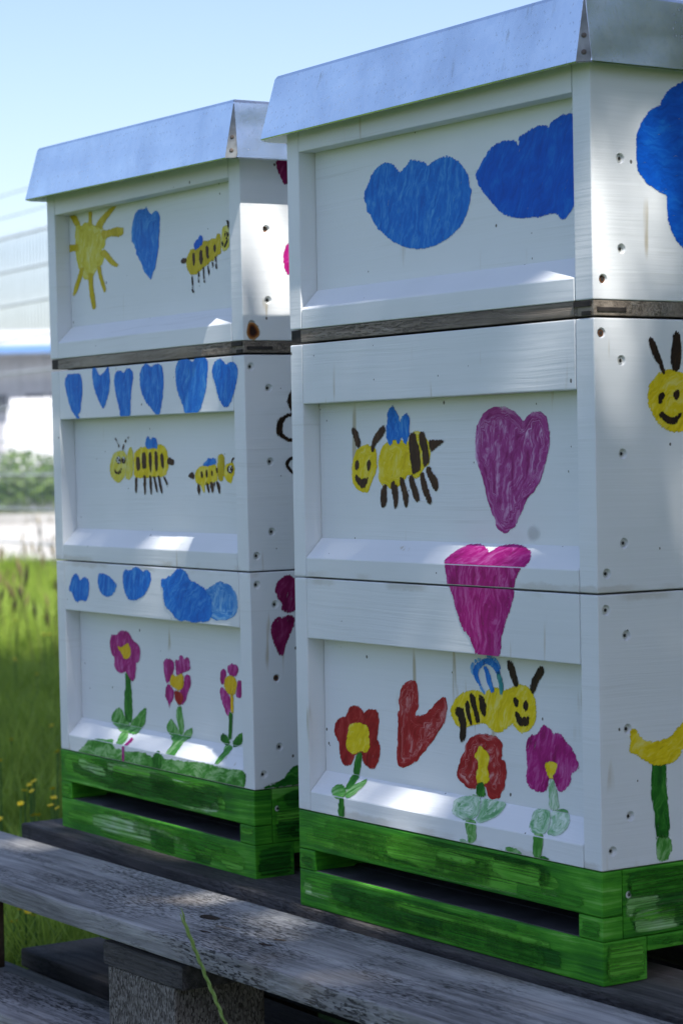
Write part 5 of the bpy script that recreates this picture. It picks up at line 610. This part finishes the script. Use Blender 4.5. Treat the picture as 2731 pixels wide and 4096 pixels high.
    pyd('corner_tab',q+qq,[(0,1,2,3,4),(9,8,7,6,5)]+[(i,(i+1)%5,5+(i+1)%5,5+i) for i in range(5)],(MTAB,),rf)
    for h_ in (0.13,0.37):
        c=A.lerp(T,h_)*0.5+B.lerp(T,h_)*0.5+nrm*.0015
        u=(B-A).normalized(); w=nrm.cross(u); Vr=[];n=12
        for rr,hh in ((.0021,0.0),(.0020,.0006),(.0012,.0011)):
            for k in range(n): a=2*math.pi*k/n; Vr.append(c+u*(rr*math.cos(a))+w*(rr*math.sin(a))+nrm*hh)
        Fr=[(r*n+k,r*n+(k+1)%n,(r+1)*n+(k+1)%n,(r+1)*n+k) for r in range(2) for k in range(n)]+[tuple(range(2*n,3*n)),tuple(range(n))[::-1]]
        pyd('rivet',Vr,Fr,(MRIV,),rf)
    return H
hive(FR_R,'R','nearer beehive of white boxes painted with blue clouds, bees, hearts and red flowers','painted beehives on the pallet',{},(-.0071,.0030,.7050,.7642,.0058,.0081,.0197,.0086))
hive(FR_L,'L','farther beehive of white boxes painted with a sun, small bees and blue hearts','painted beehives on the pallet',{'L':(0.0015,0,0),'T':(-0.0005,0,0)},(.0055,-.006,.7044,.7632,.0044,-.0109,.0184,.0088))

# ------------------------------------------------------------------ pallets
def skew_board(name,x0,x1,ya0,ya1,yb0,yb1,z0,z1,mat,par,bevel=0.003):
    v=[(x0,ya0,z0),(x1,ya1,z0),(x1,yb1,z0),(x0,yb0,z0),(x0,ya0,z1),(x1,ya1,z1),(x1,yb1,z1),(x0,yb0,z1)]
    return pyd(name,v,BF,(mat,),par,bevel,2)
def pallet(mw,label,second=None):
    P=empty('pallet',mw,label,'pallet','stacked pallets')
    fb=skew_board('deck_board',-0.622,0.583,-.1645,-.1630,-.0235,-.0300,-0.0215,-0.0008,MDECK,P)
    skew_board('deck_board',-0.617,0.583,.0174,-.0200,.1200,.0860,-0.0215,-0.0004,MDARK,P)  # darker wood puts the shade under the hives into this board
    for a,b in ((.160,.303),(.345,.445),(.490,.633)): skew_board('deck_board',-0.617,0.583,a,a,b,b,-0.0215,-0.0006,MDARK,P)
    for a,b in ((-.617,-.472),(-.087,.058),(.438,.583)):
        box('stringer',a,b,-.1600,.632,-.0475,-.0255,MDARK,P,0.003)
    for i,(a,b) in enumerate(((-.617,-.440),(-.081,.041),(.448,.580))):
        for j,(c,d) in enumerate(((-.158,-.066),(.168,.308),(.540,.630))):
            box('block',a,b,c if not(i==0 and j==0) else -.172,d if not(i==0 and j==0) else -.090,-.1215,-.0480,MCHIP if i==1 else MBROWN,P,0.002)
    for a,b in ((-.184,-.093),(.165,.310),(.540,.640)): skew_board('skid_board',-.617,.583,a,a,b,b,-.1438,-.1220,MDECK,P)
    return P,fb
P1,FB1=pallet(FR_P,'upper grey wooden pallet carrying the two beehives')
mw2=FR_P.copy(); mw2.translation.z-=0.144
P2,FB2=pallet(mw2,'lower grey wooden pallet underneath the upper one',MPALE)
P2.location.x-=0.004
# knot holes and splits in the near deck board
for (x,y,lx,ly,rot,c) in ((-.004,-.095,.013,.0075,.0,0),(.045,-.108,.014,.0030,.1,1),(.048,-.130,.008,.0018,.15,0),(.120,-.098,.007,.0024,.4,0),(.128,-.118,.008,.0026,.2,0)):
    n=18; V=[];
    for rr,z in ((1.0,-0.0003),(0.8,-0.00055)):
        for k in range(n):
            t=2*math.pi*k/n; a=lx*rr*math.cos(t)*(1+0.12*math.sin(3*t+x*40)); b=ly*rr*math.sin(t)*(1+0.15*math.cos(2*t))
            V.append((x+a*math.cos(rot)-b*math.sin(rot),y+a*math.sin(rot)+b*math.cos(rot),z))
    F=[(k,(k+1)%n,n+(k+1)%n,n+k) for k in range(n)]+[tuple(range(n,2*n))]
    pyd('knot_hole' if not c else 'knot_scar',V,F,(MBROWN if not c else MBAT,),FB1)
# ------------------------------------------------------------------ meadow grass
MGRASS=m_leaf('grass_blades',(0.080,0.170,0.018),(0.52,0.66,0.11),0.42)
MSTRAW=m_leaf('grass_seed_heads',(0.10,0.085,0.04),(0.24,0.19,0.09),0.2)
PINV=FR_P.inverted()
def tinted(name, V, F, tint, mat, smooth=False):
    me=bpy.data.meshes.new(name); V=np.asarray(V,np.float32); F=np.asarray(F,np.int32)
    me.vertices.add(len(V)); me.vertices.foreach_set('co',V.ravel())
    k=F.shape[1]; me.loops.add(F.size); me.loops.foreach_set('vertex_index',F.ravel())
    me.polygons.add(len(F)); me.polygons.foreach_set('loop_start',np.arange(0,F.size,k,dtype=np.int32)); me.polygons.foreach_set('loop_total',np.full(len(F),k,np.int32))
    me.update(calc_edges=True)
    at=me.attributes.new('tint','FLOAT','POINT'); at.data.foreach_set('value',np.asarray(tint,np.float32))
    me.materials.append(mat)
    return me
def blades(n, xr, yr, hfun, wedge=None):
    x=RNG.uniform(*xr,n); y=RNG.uniform(*yr,n)
    if wedge: y=yr[0]+(yr[1]-yr[0])*RNG.uniform(0,1,n)**1.0; x=y*RNG.normal((wedge[0]+wedge[1])/2,(wedge[1]-wedge[0])*0.75,n)
    # keep off the pallets
    px=PINV[0][0]*x+PINV[0][1]*y+PINV[0][3]; py=PINV[1][0]*x+PINV[1][1]*y+PINV[1][3]
    k=~((px>-0.66)&(px<0.62)&(py>-0.22)&(py<0.67))
    x,y=x[k],y[k]; n=len(x)
    cl0=0.5+0.5*np.sin(x*9+2*np.sin(y*4))*np.cos(y*7+x*3)
    h=hfun(x,y)*RNG.uniform(0.55,1.25,n)*(0.7+0.55*cl0); a=RNG.uniform(0,2*np.pi,n); b=RNG.uniform(0,2*np.pi,n)
    w=RNG.uniform(0.0010,0.0030,n); ln=h*RNG.uniform(0.08,0.6,n)
    dx,dy=np.cos(a)*ln,np.sin(a)*ln; wx,wy=np.cos(b)*w,np.sin(b)*w
    z0=np.zeros(n)
    pts=[(x-wx,y-wy,z0),(x+wx,y+wy,z0),(x+dx*.3-wx*.8,y+dy*.3-wy*.8,h*.6),(x+dx*.3+wx*.8,y+dy*.3+wy*.8,h*.6),(x+dx,y+dy,h)]
    V=np.stack([np.stack(p,1) for p in pts],1).reshape(-1,3)
    i=np.arange(n)*5
    F=np.concatenate([np.stack([i,i+1,i+3],1),np.stack([i,i+3,i+2],1),np.stack([i+2,i+3,i+4],1)])
    cl=0.5+0.5*np.sin(x*9+2*np.sin(y*4))*np.cos(y*7+x*3)
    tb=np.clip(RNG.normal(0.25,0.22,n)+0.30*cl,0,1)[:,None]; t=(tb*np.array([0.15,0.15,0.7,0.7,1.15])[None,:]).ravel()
    return V,F,t
def hf(x,y): return 0.16-0.03*np.clip((y-4)/8,0,1)+0.03*np.sin(x*3+y*2)
def hf2(x,y): return 0.11+0.0*y
parts=[blades(100000,(0,0),(2.7,13.6),hf,(-0.175,-0.09)),blades(100000,(-6,5),(1.2,13.8),hf),blades(14000,(0,0),(10.5,14.5),hf2,(-0.17,-0.10)),blades(9000,(-6,6),(-1,2.2),hf)]
V=[];F=[];T=[];o=0
for v,f,t in parts: V.append(v);F.append(f+o);T.append(t);o+=len(v)
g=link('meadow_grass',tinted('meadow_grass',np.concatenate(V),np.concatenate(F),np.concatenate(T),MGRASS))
tag(g,'uncut green meadow grass around and behind the hives','grass',kind='stuff')
# tall flowering grass stems with brown heads near the fence
def stems(n):
    V=[];F=[];T=[]
    for i in range(n):
        y=random.uniform(6.5,14.2); x=y*random.uniform(-0.165,-0.105); h=random.uniform(0.16,0.36); l=random.uniform(-.05,.05); l2=random.uniform(-.04,.04)
        v,f=tube([(x,y,0),(x+l*.4,y+l2*.4,h*.6),(x+l,y+l2,h)],[.0016,.0013,.001],4,False)
        hl=random.uniform(.03,.07); r=random.uniform(.004,.008)
        v2,f2=tube([(x+l,y+l2,h-.005),(x+l*1.1,y+l2*1.1,h+hl*.4),(x+l*1.2,y+l2*1.2,h+hl)],[.002,r,.001],5,False)
        b=len(V); V+=v; F+=[tuple(q+b for q in k) for k in f]; T+=[0.1]*len(v)
        b=len(V); V+=v2; F+=[tuple(q+b for q in k) for k in f2]; T+=[random.uniform(.2,1)]*len(v2)
    return [tuple(v) for v in V],F,T
v,f,t=stems(120)
g=link('seeding_grass',tinted('seeding_grass',v,f,t,MSTRAW)); tag(g,'tall grass stems with brown seed heads near the wire fence','grass',kind='stuff')

# buttercups
MPET=m_plain('buttercup_petal',(0.86,0.66,0.02),0.4,var=0.08); MSTEM=m_plain('flower_stem',(0.05,0.13,0.02),0.6)
def petal_mesh():
    V=[];F=[]
    for k in range(5):
        a=2*math.pi*k/5; c,s=math.cos(a),math.sin(a); b=len(V)
        for r,w,z in ((.0015,.001,0),(.006,.0055,.002),(.0105,.0050,.0055),(.012,.002,.0065)):
            for sg in (-1,1): V.append((r*c-sg*w*s,r*s+sg*w*c,z))
        F+=[(b,b+1,b+3,b+2),(b+2,b+3,b+5,b+4),(b+4,b+5,b+7,b+6)]
    b=len(V); v,f=tube([(0,0,0),(0,0,.004),(0,0,.006)],[.003,.0028,.001],6); V+=[tuple(p) for p in v]; F+=[tuple(i+b for i in q) for q in f]
    me=bpy.data.meshes.new('petals'); me.from_pydata(V,[],F); me.materials.append(MPET); return me
PETM=petal_mesh()
v,f=tube([(0,0,0),(.006,.003,.5),(0,0,1)],[.0022,.0016,.0012],5); STEMM=bpy.data.meshes.new('stem'); STEMM.from_pydata([tuple(p) for p in v],[],f); STEMM.materials.append(MSTEM)
def ray_at(u,v,z):
    d=RIGHT*((u-1365.5)/9370)+FWD+UPV*((2048-v)/9370); t=(z-CAM_POS.z)/d.z; return CAM_POS+d*t
BC=[(130,3167,.25),(139,3128,.26),(120,3143,.25),(213,3158,.24),(216,3195,.24),(85,3218,.24),(136,3263,.22),(154,3263,.22),(205,3226,.23),(232,3009,.26),(4,3046,.26),(231,3236,.22),(2,3280,.2),(100,3165,.25),(176,2468,.24),(176,2540,.24),(198,2540,.24),(66,2483,.24),(48,2960,.22),(150,2700,.22),(83,3641,.16),(106,3652,.16),(138,3664,.15),(57,3690,.15),(60,2640,.2),(210,2905,.2)]
def buttercup(p,h):
    o=empty('buttercup',Matrix.Translation(p),'small yellow buttercup standing in the meadow grass','flower','buttercups in the meadow')
    o.rotation_euler=(0,0,random.uniform(0,6))
    s=link('stem',STEMM,o); s.scale=(1,1,h)
    k=random.uniform(.34,.5)
    q=link('petals',PETM,o); q.location=(0,0,h); q.scale=(k,k,k); q.rotation_euler=(random.uniform(-.5,.5),random.uniform(-.5,.5),0)
for u,v_,h in BC:
    p=ray_at(u,v_,h); buttercup(Vector((p.x,p.y,0)),h)

# grass stalk right in front of the pallet
def stalk():
    def at(u,v,y): 
        d=RIGHT*((u-1365.5)/9370)+FWD+UPV*((2048-v)/9370); return CAM_POS+d*(y/d.y)
    px=[(731,3665),(748,3715),(770,3770),(790,3822),(812,3875),(836,3935),(860,3990),(880,4040),(903,4096),(925,4190),(940,4300)]
    P=[at(u,v,1.80) for u,v in px]; P.append(Vector((P[-1].x+.004,P[-1].y,0.0)))
    st=empty('grass_stalk',Matrix.Translation((P[-1].x,P[-1].y,0)),'single thin green ryegrass spike in front of the near pallet board','grass stalk')
    q=[p-st.location for p in P][::-1]
    v,f=tube(q,[.0009]*2+[.0007]*9+[.0003],6)
    pyd('stem',v,f,(m_plain('stalk_green',(0.20,0.32,0.07),0.5),),st,smooth=True)
    MS=m_plain('spikelet_green',(0.24,0.34,0.10),0.5)
    n=0
    for i in range(2,len(q)-1):
        for k in range(2):
            p=q[i].lerp(q[i+1],k/2); d=(q[i+1]-q[i]).normalized(); sd=1 if n%2 else -1; n+=1
            o_=Vector((sd*.0011,0,0)); a=p+o_*0.3; b=p+o_+d*.006; c=p+o_*1.0+d*.0125
            v,f=tube([a,b,c],[.0004,.0009,.0002],5); pyd('spikelet',v,f,(MS,),st,smooth=True)
stalk()

# ------------------------------------------------------------------ wire mesh fence
MWIRE=m_plain('galvanized_wire',(0.40,0.44,0.48),0.5,0.3)
fd=Vector((0.479,-0.878,0)); f0=Vector((-1.98,13.6,0)); fn=Vector((fd.y,-fd.x,0))
FE=empty('wire_fence',Matrix.Translation(f0),'tall grey double-rod wire mesh fence behind the meadow','fence')
def rod(a,b,r,n=5): return tube([a,b],r,n)
T0,T1=-14.0,9.0
for i in range(11):
    z=0.05+0.193*i
    for s in (-1,):
        v,f=merge([rod(fd*T0+fn*(.007)+Vector((0,0,z)),fd*T1+fn*.007+Vector((0,0,z)),.005),rod(fd*T0-fn*.007+Vector((0,0,z)),fd*T1-fn*.007+Vector((0,0,z)),.005)])
        pyd('rail',v,f,(MWIRE,),FE)
parts=[]
t=T0
while t<T1:
    parts.append(rod(fd*t+Vector((0,0,.02)),fd*t+Vector((0,0,2.01)),.0034,4)); t+=0.05
wm=pyd('wire_mesh',*merge(parts),(MWIRE,),FE); wm['kind']='stuff'
t=T0
while t<=T1:
    c=fd*t-fn*0.04; pyd('post',[c+fd*a+fn*b+Vector((0,0,z)) for z in (0,2.3) for a,b in ((-.03,-.02),(.03,-.02),(.03,.02),(-.03,.02))],BF,(MWIRE,),FE,.004); t+=2.55
for z in (2.11,2.24):
    v,f=merge([rod(fd*T0-fn*.04+Vector((0,0,z)),fd*T1-fn*.04+Vector((0,0,z)),.0025,5)]+[rod(fd*(T0+.1*k)-fn*.04+Vector((-.012,0,z-.01)),fd*(T0+.1*k)-fn*.04+Vector((.012,0,z+.01)),.002,4) for k in range(230)])
    pyd('barbed_wire',v,f,(MWIRE,),FE)

# ------------------------------------------------------------------ hedge and verge behind the road
MHEDGE=m_leaf('hedge_leaves',(0.050,0.125,0.018),(0.24,0.36,0.08),0.35)
def leafcloud(n, cen, rad, size, fill=0.5, gaps=(), shape='ellip', drop=0.0):
    c=[];
    while len(c)<n:
        k=RNG.normal(0,1,(n,3)); k/=np.linalg.norm(k,axis=1)[:,None]; r=RNG.uniform(0,1,n)**fill
        if shape=='box': p=RNG.uniform(-1,1,(n,3))
        else: p=k*r[:,None]
        c=p[:n]
    P=np.asarray(cen)+c*np.asarray(rad)
    if len(gaps):
        s=np.array(SUN); keep=np.ones(len(P),bool)
        for q,rr in gaps:
            d=P-np.asarray(q); al=d@s; pr=d-al[:,None]*s; keep&=~((np.linalg.norm(pr,axis=1)<rr)&(al>0))
        P=P[keep]
    n=len(P)
    a=RNG.normal(0,1,(n,3)); a[:,2]*=0.5; a/=np.linalg.norm(a,axis=1)[:,None]; b=np.cross(a,RNG.normal(0,1,(n,3))); b/=np.linalg.norm(b,axis=1)[:,None]
    L=size*RNG.uniform(.7,1.3,n)[:,None]; Wd=L*0.38
    cr=np.cross(a,b)*L*0.12
    V=np.stack([P-a*L,P-b*Wd+cr,P+a*L,P+b*Wd+cr],1).reshape(-1,3); i=np.arange(n)*4
    F=np.concatenate([np.stack([i,i+1,i+2],1),np.stack([i,i+2,i+3],1)])
    return V,F,np.repeat(np.clip(RNG.normal(.5,.28,n),0,1),4)
hd=empty('hedge',Matrix.Translation((-4.5,28.6,0)),'low leafy green hedge behind the road','hedge')
V=[];F=[];T=[];o=0
for k in range(16):
    v,f,t=leafcloud(1500,(-7.5+k*1.0,random.uniform(-.2,.2),.42+random.uniform(-.05,.08)),(.75,.6,.48),.06,.5); V.append(v);F.append(f+o);T.append(t);o+=len(v)
link('foliage',tinted('hedge_foliage',np.concatenate(V),np.concatenate(F),np.concatenate(T),MHEDGE),hd)
parts=[tube([(x,0,0),(x+.05,.02,.3),(x+random.uniform(-.2,.2),.05,.7)],[.02,.014,.006],5) for x in np.arange(-7.8,8.5,.5)]
pyd('stem',*merge(parts),(MBROWN,),hd)
dg_=blades(9000,(-14,6),(25.8,27.6),lambda x,y:0.22+0*x)
g=link('verge_grass',tinted('verge_grass',*dg_,m_leaf('dry_grass',(0.13,0.14,0.045),(0.30,0.27,0.11),0.3))); tag(g,'dry yellow green grass on the verge beyond the road','grass',kind='stuff')

# ------------------------------------------------------------------ parked cars
MCW=m_plain('white_car_paint',(0.80,0.80,0.80),0.2,0,0.02); MCG=m_plain('car_glass',(0.02,0.03,0.05),0.05,spec=0.8); MTY=m_plain('tyre_rubber',(0.02,0.02,0.02),0.8); MRM=m_plain('alloy_rim',(0.5,0.5,0.52),0.3,0.9); MLT=m_plain('lamp_glass',(0.55,0.6,0.65),0.1,spec=0.8); MRL=m_plain('tail_lamp',(0.4,0.02,0.02),0.2)
def car(name,loc,rz,prof,wid,wins,wheelx,label):
    C=empty(name,Matrix.Translation(loc)@Matrix.Rotation(rz,4,'Z'),label,'car','white cars parked behind the hedge')
    zt=max(p[1] for p in prof); n=len(prof); V=[]
    for s in (-1,1):
        for x,z in prof: V.append((x,s*(wid/2)*(1-0.14*max(0,(z-.85))/(zt-.85+1e-6)),z))
    F=[tuple(range(n))[::-1],tuple(range(n,2*n))]+[(i,(i+1)%n,n+(i+1)%n,n+i) for i in range(n)]
    body=pyd('body',V,F,(MCW,),C,0.04,2,True)
    for s in (-1,1):
        for q in wins['side']:
            pts=[(x,s*(wid/2*(1-0.14*max(0,(z-.85))/(zt-.85))+.004),z) for x,z in q]; m_=len(q); pts2=[(x,y-s*.02,z) for x,y,z in pts]
            pyd('window',pts+pts2,[tuple(range(m_)),tuple(range(m_,2*m_))]+[(i,(i+1)%m_,m_+(i+1)%m_,m_+i) for i in range(m_)],(MCG,),C)
        for x in wheelx:
            w_=empty('wheel',Matrix.Identity(4)); w_.parent=C
            v,f=tube([(x,s*(wid/2-.20),.32),(x,s*(wid/2-.18),.32),(x,s*(wid/2+.005),.32),(x,s*(wid/2+.015),.32)],[.28,.32,.32,.29],20); pyd('tyre',v,f,(MTY,),w_)
            v,f=tube([(x,s*(wid/2),.32),(x,s*(wid/2+.02),.32),(x,s*(wid/2+.026),.32)],[.21,.20,.06],14); pyd('rim',v,f,(MRM,),w_)
    for q in wins['end']:
        (xa,za),(xb,zb)=q; ya=wid/2*.84; pyd('windscreen',[(xa,-ya,za),(xa,ya,za),(xb,ya*.88,zb),(xb,-ya*.88,zb),(xa,-ya,za+.03),(xa,ya,za+.03),(xb,ya*.88,zb+.03),(xb,-ya*.88,zb+.03)],BF,(MCG,),C)
    x0=min(p[0] for p in prof); x1=max(p[0] for p in prof)
    for s in (-1,1):
        box('headlight',x0-.01,x0+.12,s*wid*.36-.16,s*wid*.36+.16,.62,.76,MLT,C,.02); box('tail_light',x1-.1,x1+.01,s*wid*.4-.1,s*wid*.4+.1,.75,.95,MRL,C,.02)
car('parked_van',(-4.0,45,0.01),math.pi,[(-2.3,.25),(-2.3,.75),(-2.15,.95),(-1.45,1.08),(-.75,1.75),(-.3,1.88),(2.2,1.86),(2.32,1.2),(2.32,.25)],1.85,{'side':[[(-1.25,1.12),(-.72,1.62),(-.05,1.68),(-.05,1.12)]],'end':[((-1.42,1.10),(-.80,1.72))]},(-1.5,1.45),'tall white van parked behind the hedge')
car('parked_car',(-8.55,44,0.01),math.pi,[(-2.2,.25),(-2.2,.7),(-2.05,.85),(-1.1,.95),(-.45,1.42),(.9,1.44),(1.7,1.0),(2.2,.95),(2.22,.25)],1.75,{'side':[[(-.95,.98),(-.42,1.34),(.2,1.36),(.2,.98)],[(.28,.98),(.28,1.36),(.85,1.35),(1.45,1.0)]],'end':[((-1.08,.97),(-.5,1.38)),((1.66,1.02),(.95,1.40))]},(-1.4,1.4),'low white car parked left of the van')

# ------------------------------------------------------------------ factory hall far behind
HB=empty('factory_hall',Matrix.Translation((-15,80,0)),'long grey factory hall with blue roof edge far behind','building')
MWALL=m_plain('grey_cladding',(0.46,0.46,0.48),0.6,var=0.05); MBLUE=m_plain('blue_fascia',(0.17,0.34,0.68),0.5,var=0.05); MROOF=m_plain('pale_roof_sheet',(0.66,0.66,0.66),0.5,var=0.05); MWIN=m_plain('dark_window',(0.05,0.06,0.09),0.1,spec=0.7)  # fascia blue is paled, putting distance haze into its colour
box('wall',-45,40,0,30,0,4.25,MWALL,HB,.02)
x=-44.6
while x<39.5:
    box('cladding_rib',x,x+.12,-.06,-.003,3.0,4.2,MWALL,HB,.01); x+=0.9
pyd('roof',[(-45.5,-1.2,4.66),(40.5,-1.2,4.66),(40.5,14,5.9),(-45.5,14,5.9),(-45.5,30.5,4.66),(40.5,30.5,4.66),(-45.5,-1.2,4.26),(40.5,-1.2,4.26),(40.5,30.5,4.26),(-45.5,30.5,4.26)],[(0,1,2,3),(3,2,5,4),(6,7,1,0),(8,9,4,5),(6,0,3,4,9),(7,8,5,2,1),(6,9,8,7)],(MROOF,),HB)
box('fascia',-45.6,40.6,-1.30,-1.203,4.30,4.56,MBLUE,HB,.01)
x=-44
while x<38:
    w_=box('window',x,x+1.5,-.02,.05,2.35,2.95,MWIN,HB,.01); box('frame',x+.72,x+.78,-.05,-.021,2.35,2.95,MROOF,w_,.005); x+=2.1
for x in (-30,-12,8,26): 
    d_=box('loading_door',x,x+3,-.04,-.004,0,2.2,MROOF,HB,.02); box('handle',x+1.35,x+1.65,-.07,-.041,1.0,1.06,MTY,d_,.005)

# ------------------------------------------------------------------ shade trees beside the camera, and unseen trees added to shape the light
MLEAF=m_leaf('tree_leaves',(0.030,0.070,0.016),(0.075,0.13,0.030),0.16); MBARK=m_plain('tree_bark',(0.09,0.07,0.055),0.9,var=0.4,scale=25)
def hp(fr,x,y,z): return np.array(fr@Vector((x,y,z)))
GAPS=[(hp(FR_L,W,.055,.600),.042),(hp(FR_L,W,.062,.560),.030),(hp(FR_L,W,.038,.645),.036),(hp(FR_L,W,.018,.652),.020),(hp(FR_L,W,.090,.600),.055),  # leaves culled along the sun so light patches land on these spots
 (hp(FR_R,W,.045,.645),.020),(hp(FR_R,W,.050,.600),.022),(hp(FR_R,W,.060,.560),.022),(hp(FR_R,W,.090,.42),.016),
 (hp(FR_R,.045,.006,.328),.030),(hp(FR_R,.065,.006,.328),.026),(hp(FR_R,.235,.006,.328),.036),(hp(FR_R,.275,.006,.328),.036),(hp(FR_R,.31,.006,.328),.034),(hp(FR_R,.13,.006,.328),.016),
 (hp(FR_R,.172,.006,.112),.040),(hp(FR_R,.10,.0,.50),.018),(hp(FR_R,.39,.006,.552),.022),
 (hp(FR_L,.31,.006,.112),.040),(hp(FR_L,.215,.006,.115),.018),(hp(FR_L,.255,.006,.328),.032),(hp(FR_L,.32,.006,.328),.022),(hp(FR_L,.385,.006,.555),.030),(hp(FR_L,.385,0,.535),.020),
 (hp(FR_P,-.47,-.05,0),.032),(hp(FR_P,-.10,-.035,0),.034),(hp(FR_P,.055,-.052,0),.030),(hp(FR_P,.085,-.07,0),.026),(hp(FR_P,.02,-.06,0),.020)]
def tree(base,top,crowns,label,seed,lsize=.062):
    random.seed(seed)
    t_=empty('shade_tree',Matrix.Translation(base),label,'tree','trees shading the hives')
    b=Vector((0,0,0)); tp=Vector(top)-Vector(base); parts=[tube([b,b.lerp(tp,.3)+Vector((.06,-.05,0)),b.lerp(tp,.65)+Vector((-.05,.04,0)),tp],[.19,.15,.11,.05],10)]
    V=[];F=[];T=[];o=0
    for c,r,n in crowns:
        lc=Vector(c)-Vector(base); st=b.lerp(tp,random.uniform(.4,.75)); md=st.lerp(lc,.5)+Vector((0,0,.15))
        parts.append(tube([st,md,lc],[.06,.04,.012],6))
        for k in range(4):
            e=lc+Vector((random.uniform(-1,1)*r[0]*.7,random.uniform(-1,1)*r[1]*.7,random.uniform(-.6,.6)*r[2])); parts.append(tube([md,md.lerp(e,.5)+Vector((0,0,.08)),e],[.025,.016,.006],5))
        v,f,t=leafcloud(n,c,r,lsize,.6,GAPS); V.append(v-np.array(base)); F.append(f+o); T.append(t); o+=len(v)
    pyd('trunk',*merge(parts),(MBARK,),t_,smooth=True)
    link('crown',tinted('tree_crown',np.concatenate(V),np.concatenate(F),np.concatenate(T),MLEAF),t_)
    return t_
def added_tree(src,loc,rz,k,label):
    c=copy_tree(src); c.location=loc; c.rotation_euler=(0,0,rz); c.scale=(k,k,k); c['label']=label; c['group']='unseen trees added around the camera'
def crowns(cen,rad,k,r,n,seed):
    rr=random.Random(seed); out=[]
    for i in range(k):
        while True:
            p=[rr.uniform(-1,1) for _ in range(3)]
            if sum(q*q for q in p)<1: break
        s=rr.uniform(.8,1.2); out.append((tuple(c+q*a for c,q,a in zip(cen,p,rad)),(r*s,r*s,r*s*.7),n))
    return out
tree((3.3,-1.6,0),(2.2,-.6,4.6),crowns((1.30,-.35,4.7),(1.5,1.7,.9),24,.85,1300,5),'leafy shade tree out of view to the right of the camera',5)
tree((3.9,3.0,0),(2.0,2.8,5.0),crowns((.75,2.4,5.4),(1.7,1.7,.8),18,.9,1100,9),'leafy shade tree out of view above the meadow on the right',9)

bt=tree((-7.5,-5.0,0),(-7.3,-4.9,4.2),crowns((-7.5,-5.0,3.0),(1.9,1.9,1.9),22,1.05,330,21),'unseen bushy tree added behind the camera on the left',21,.11)  # added out of view to block low sky; copied around the camera below
bt.scale=(.5,.5,.5); bt['group']='unseen trees added around the camera'
for i,(x,y,r,k,l) in enumerate(((-9.6,-1.2,1.0,0.45,'unseen bushy tree added far left of the camera'),(-4.2,-8.0,2.2,0.6,'bushy tree behind the camera'),(-0.4,-9.2,3.4,1.2,'unseen bushy tree added straight behind the camera'),(4.2,-8.0,4.6,.8,'bushy tree behind the camera on the right, put in to block light'),(4.6,-3.6,1.3,.75,'unseen bushy tree added close on the right behind the camera'),(6.8,0.9,2.7,1.15,'bushy tree on the right of the hives, out of view'),(8.5,-4.5,5.3,.9,'unseen bushy tree added far right of the camera'))):
    added_tree(bt,(x,y,0),r,k,l)
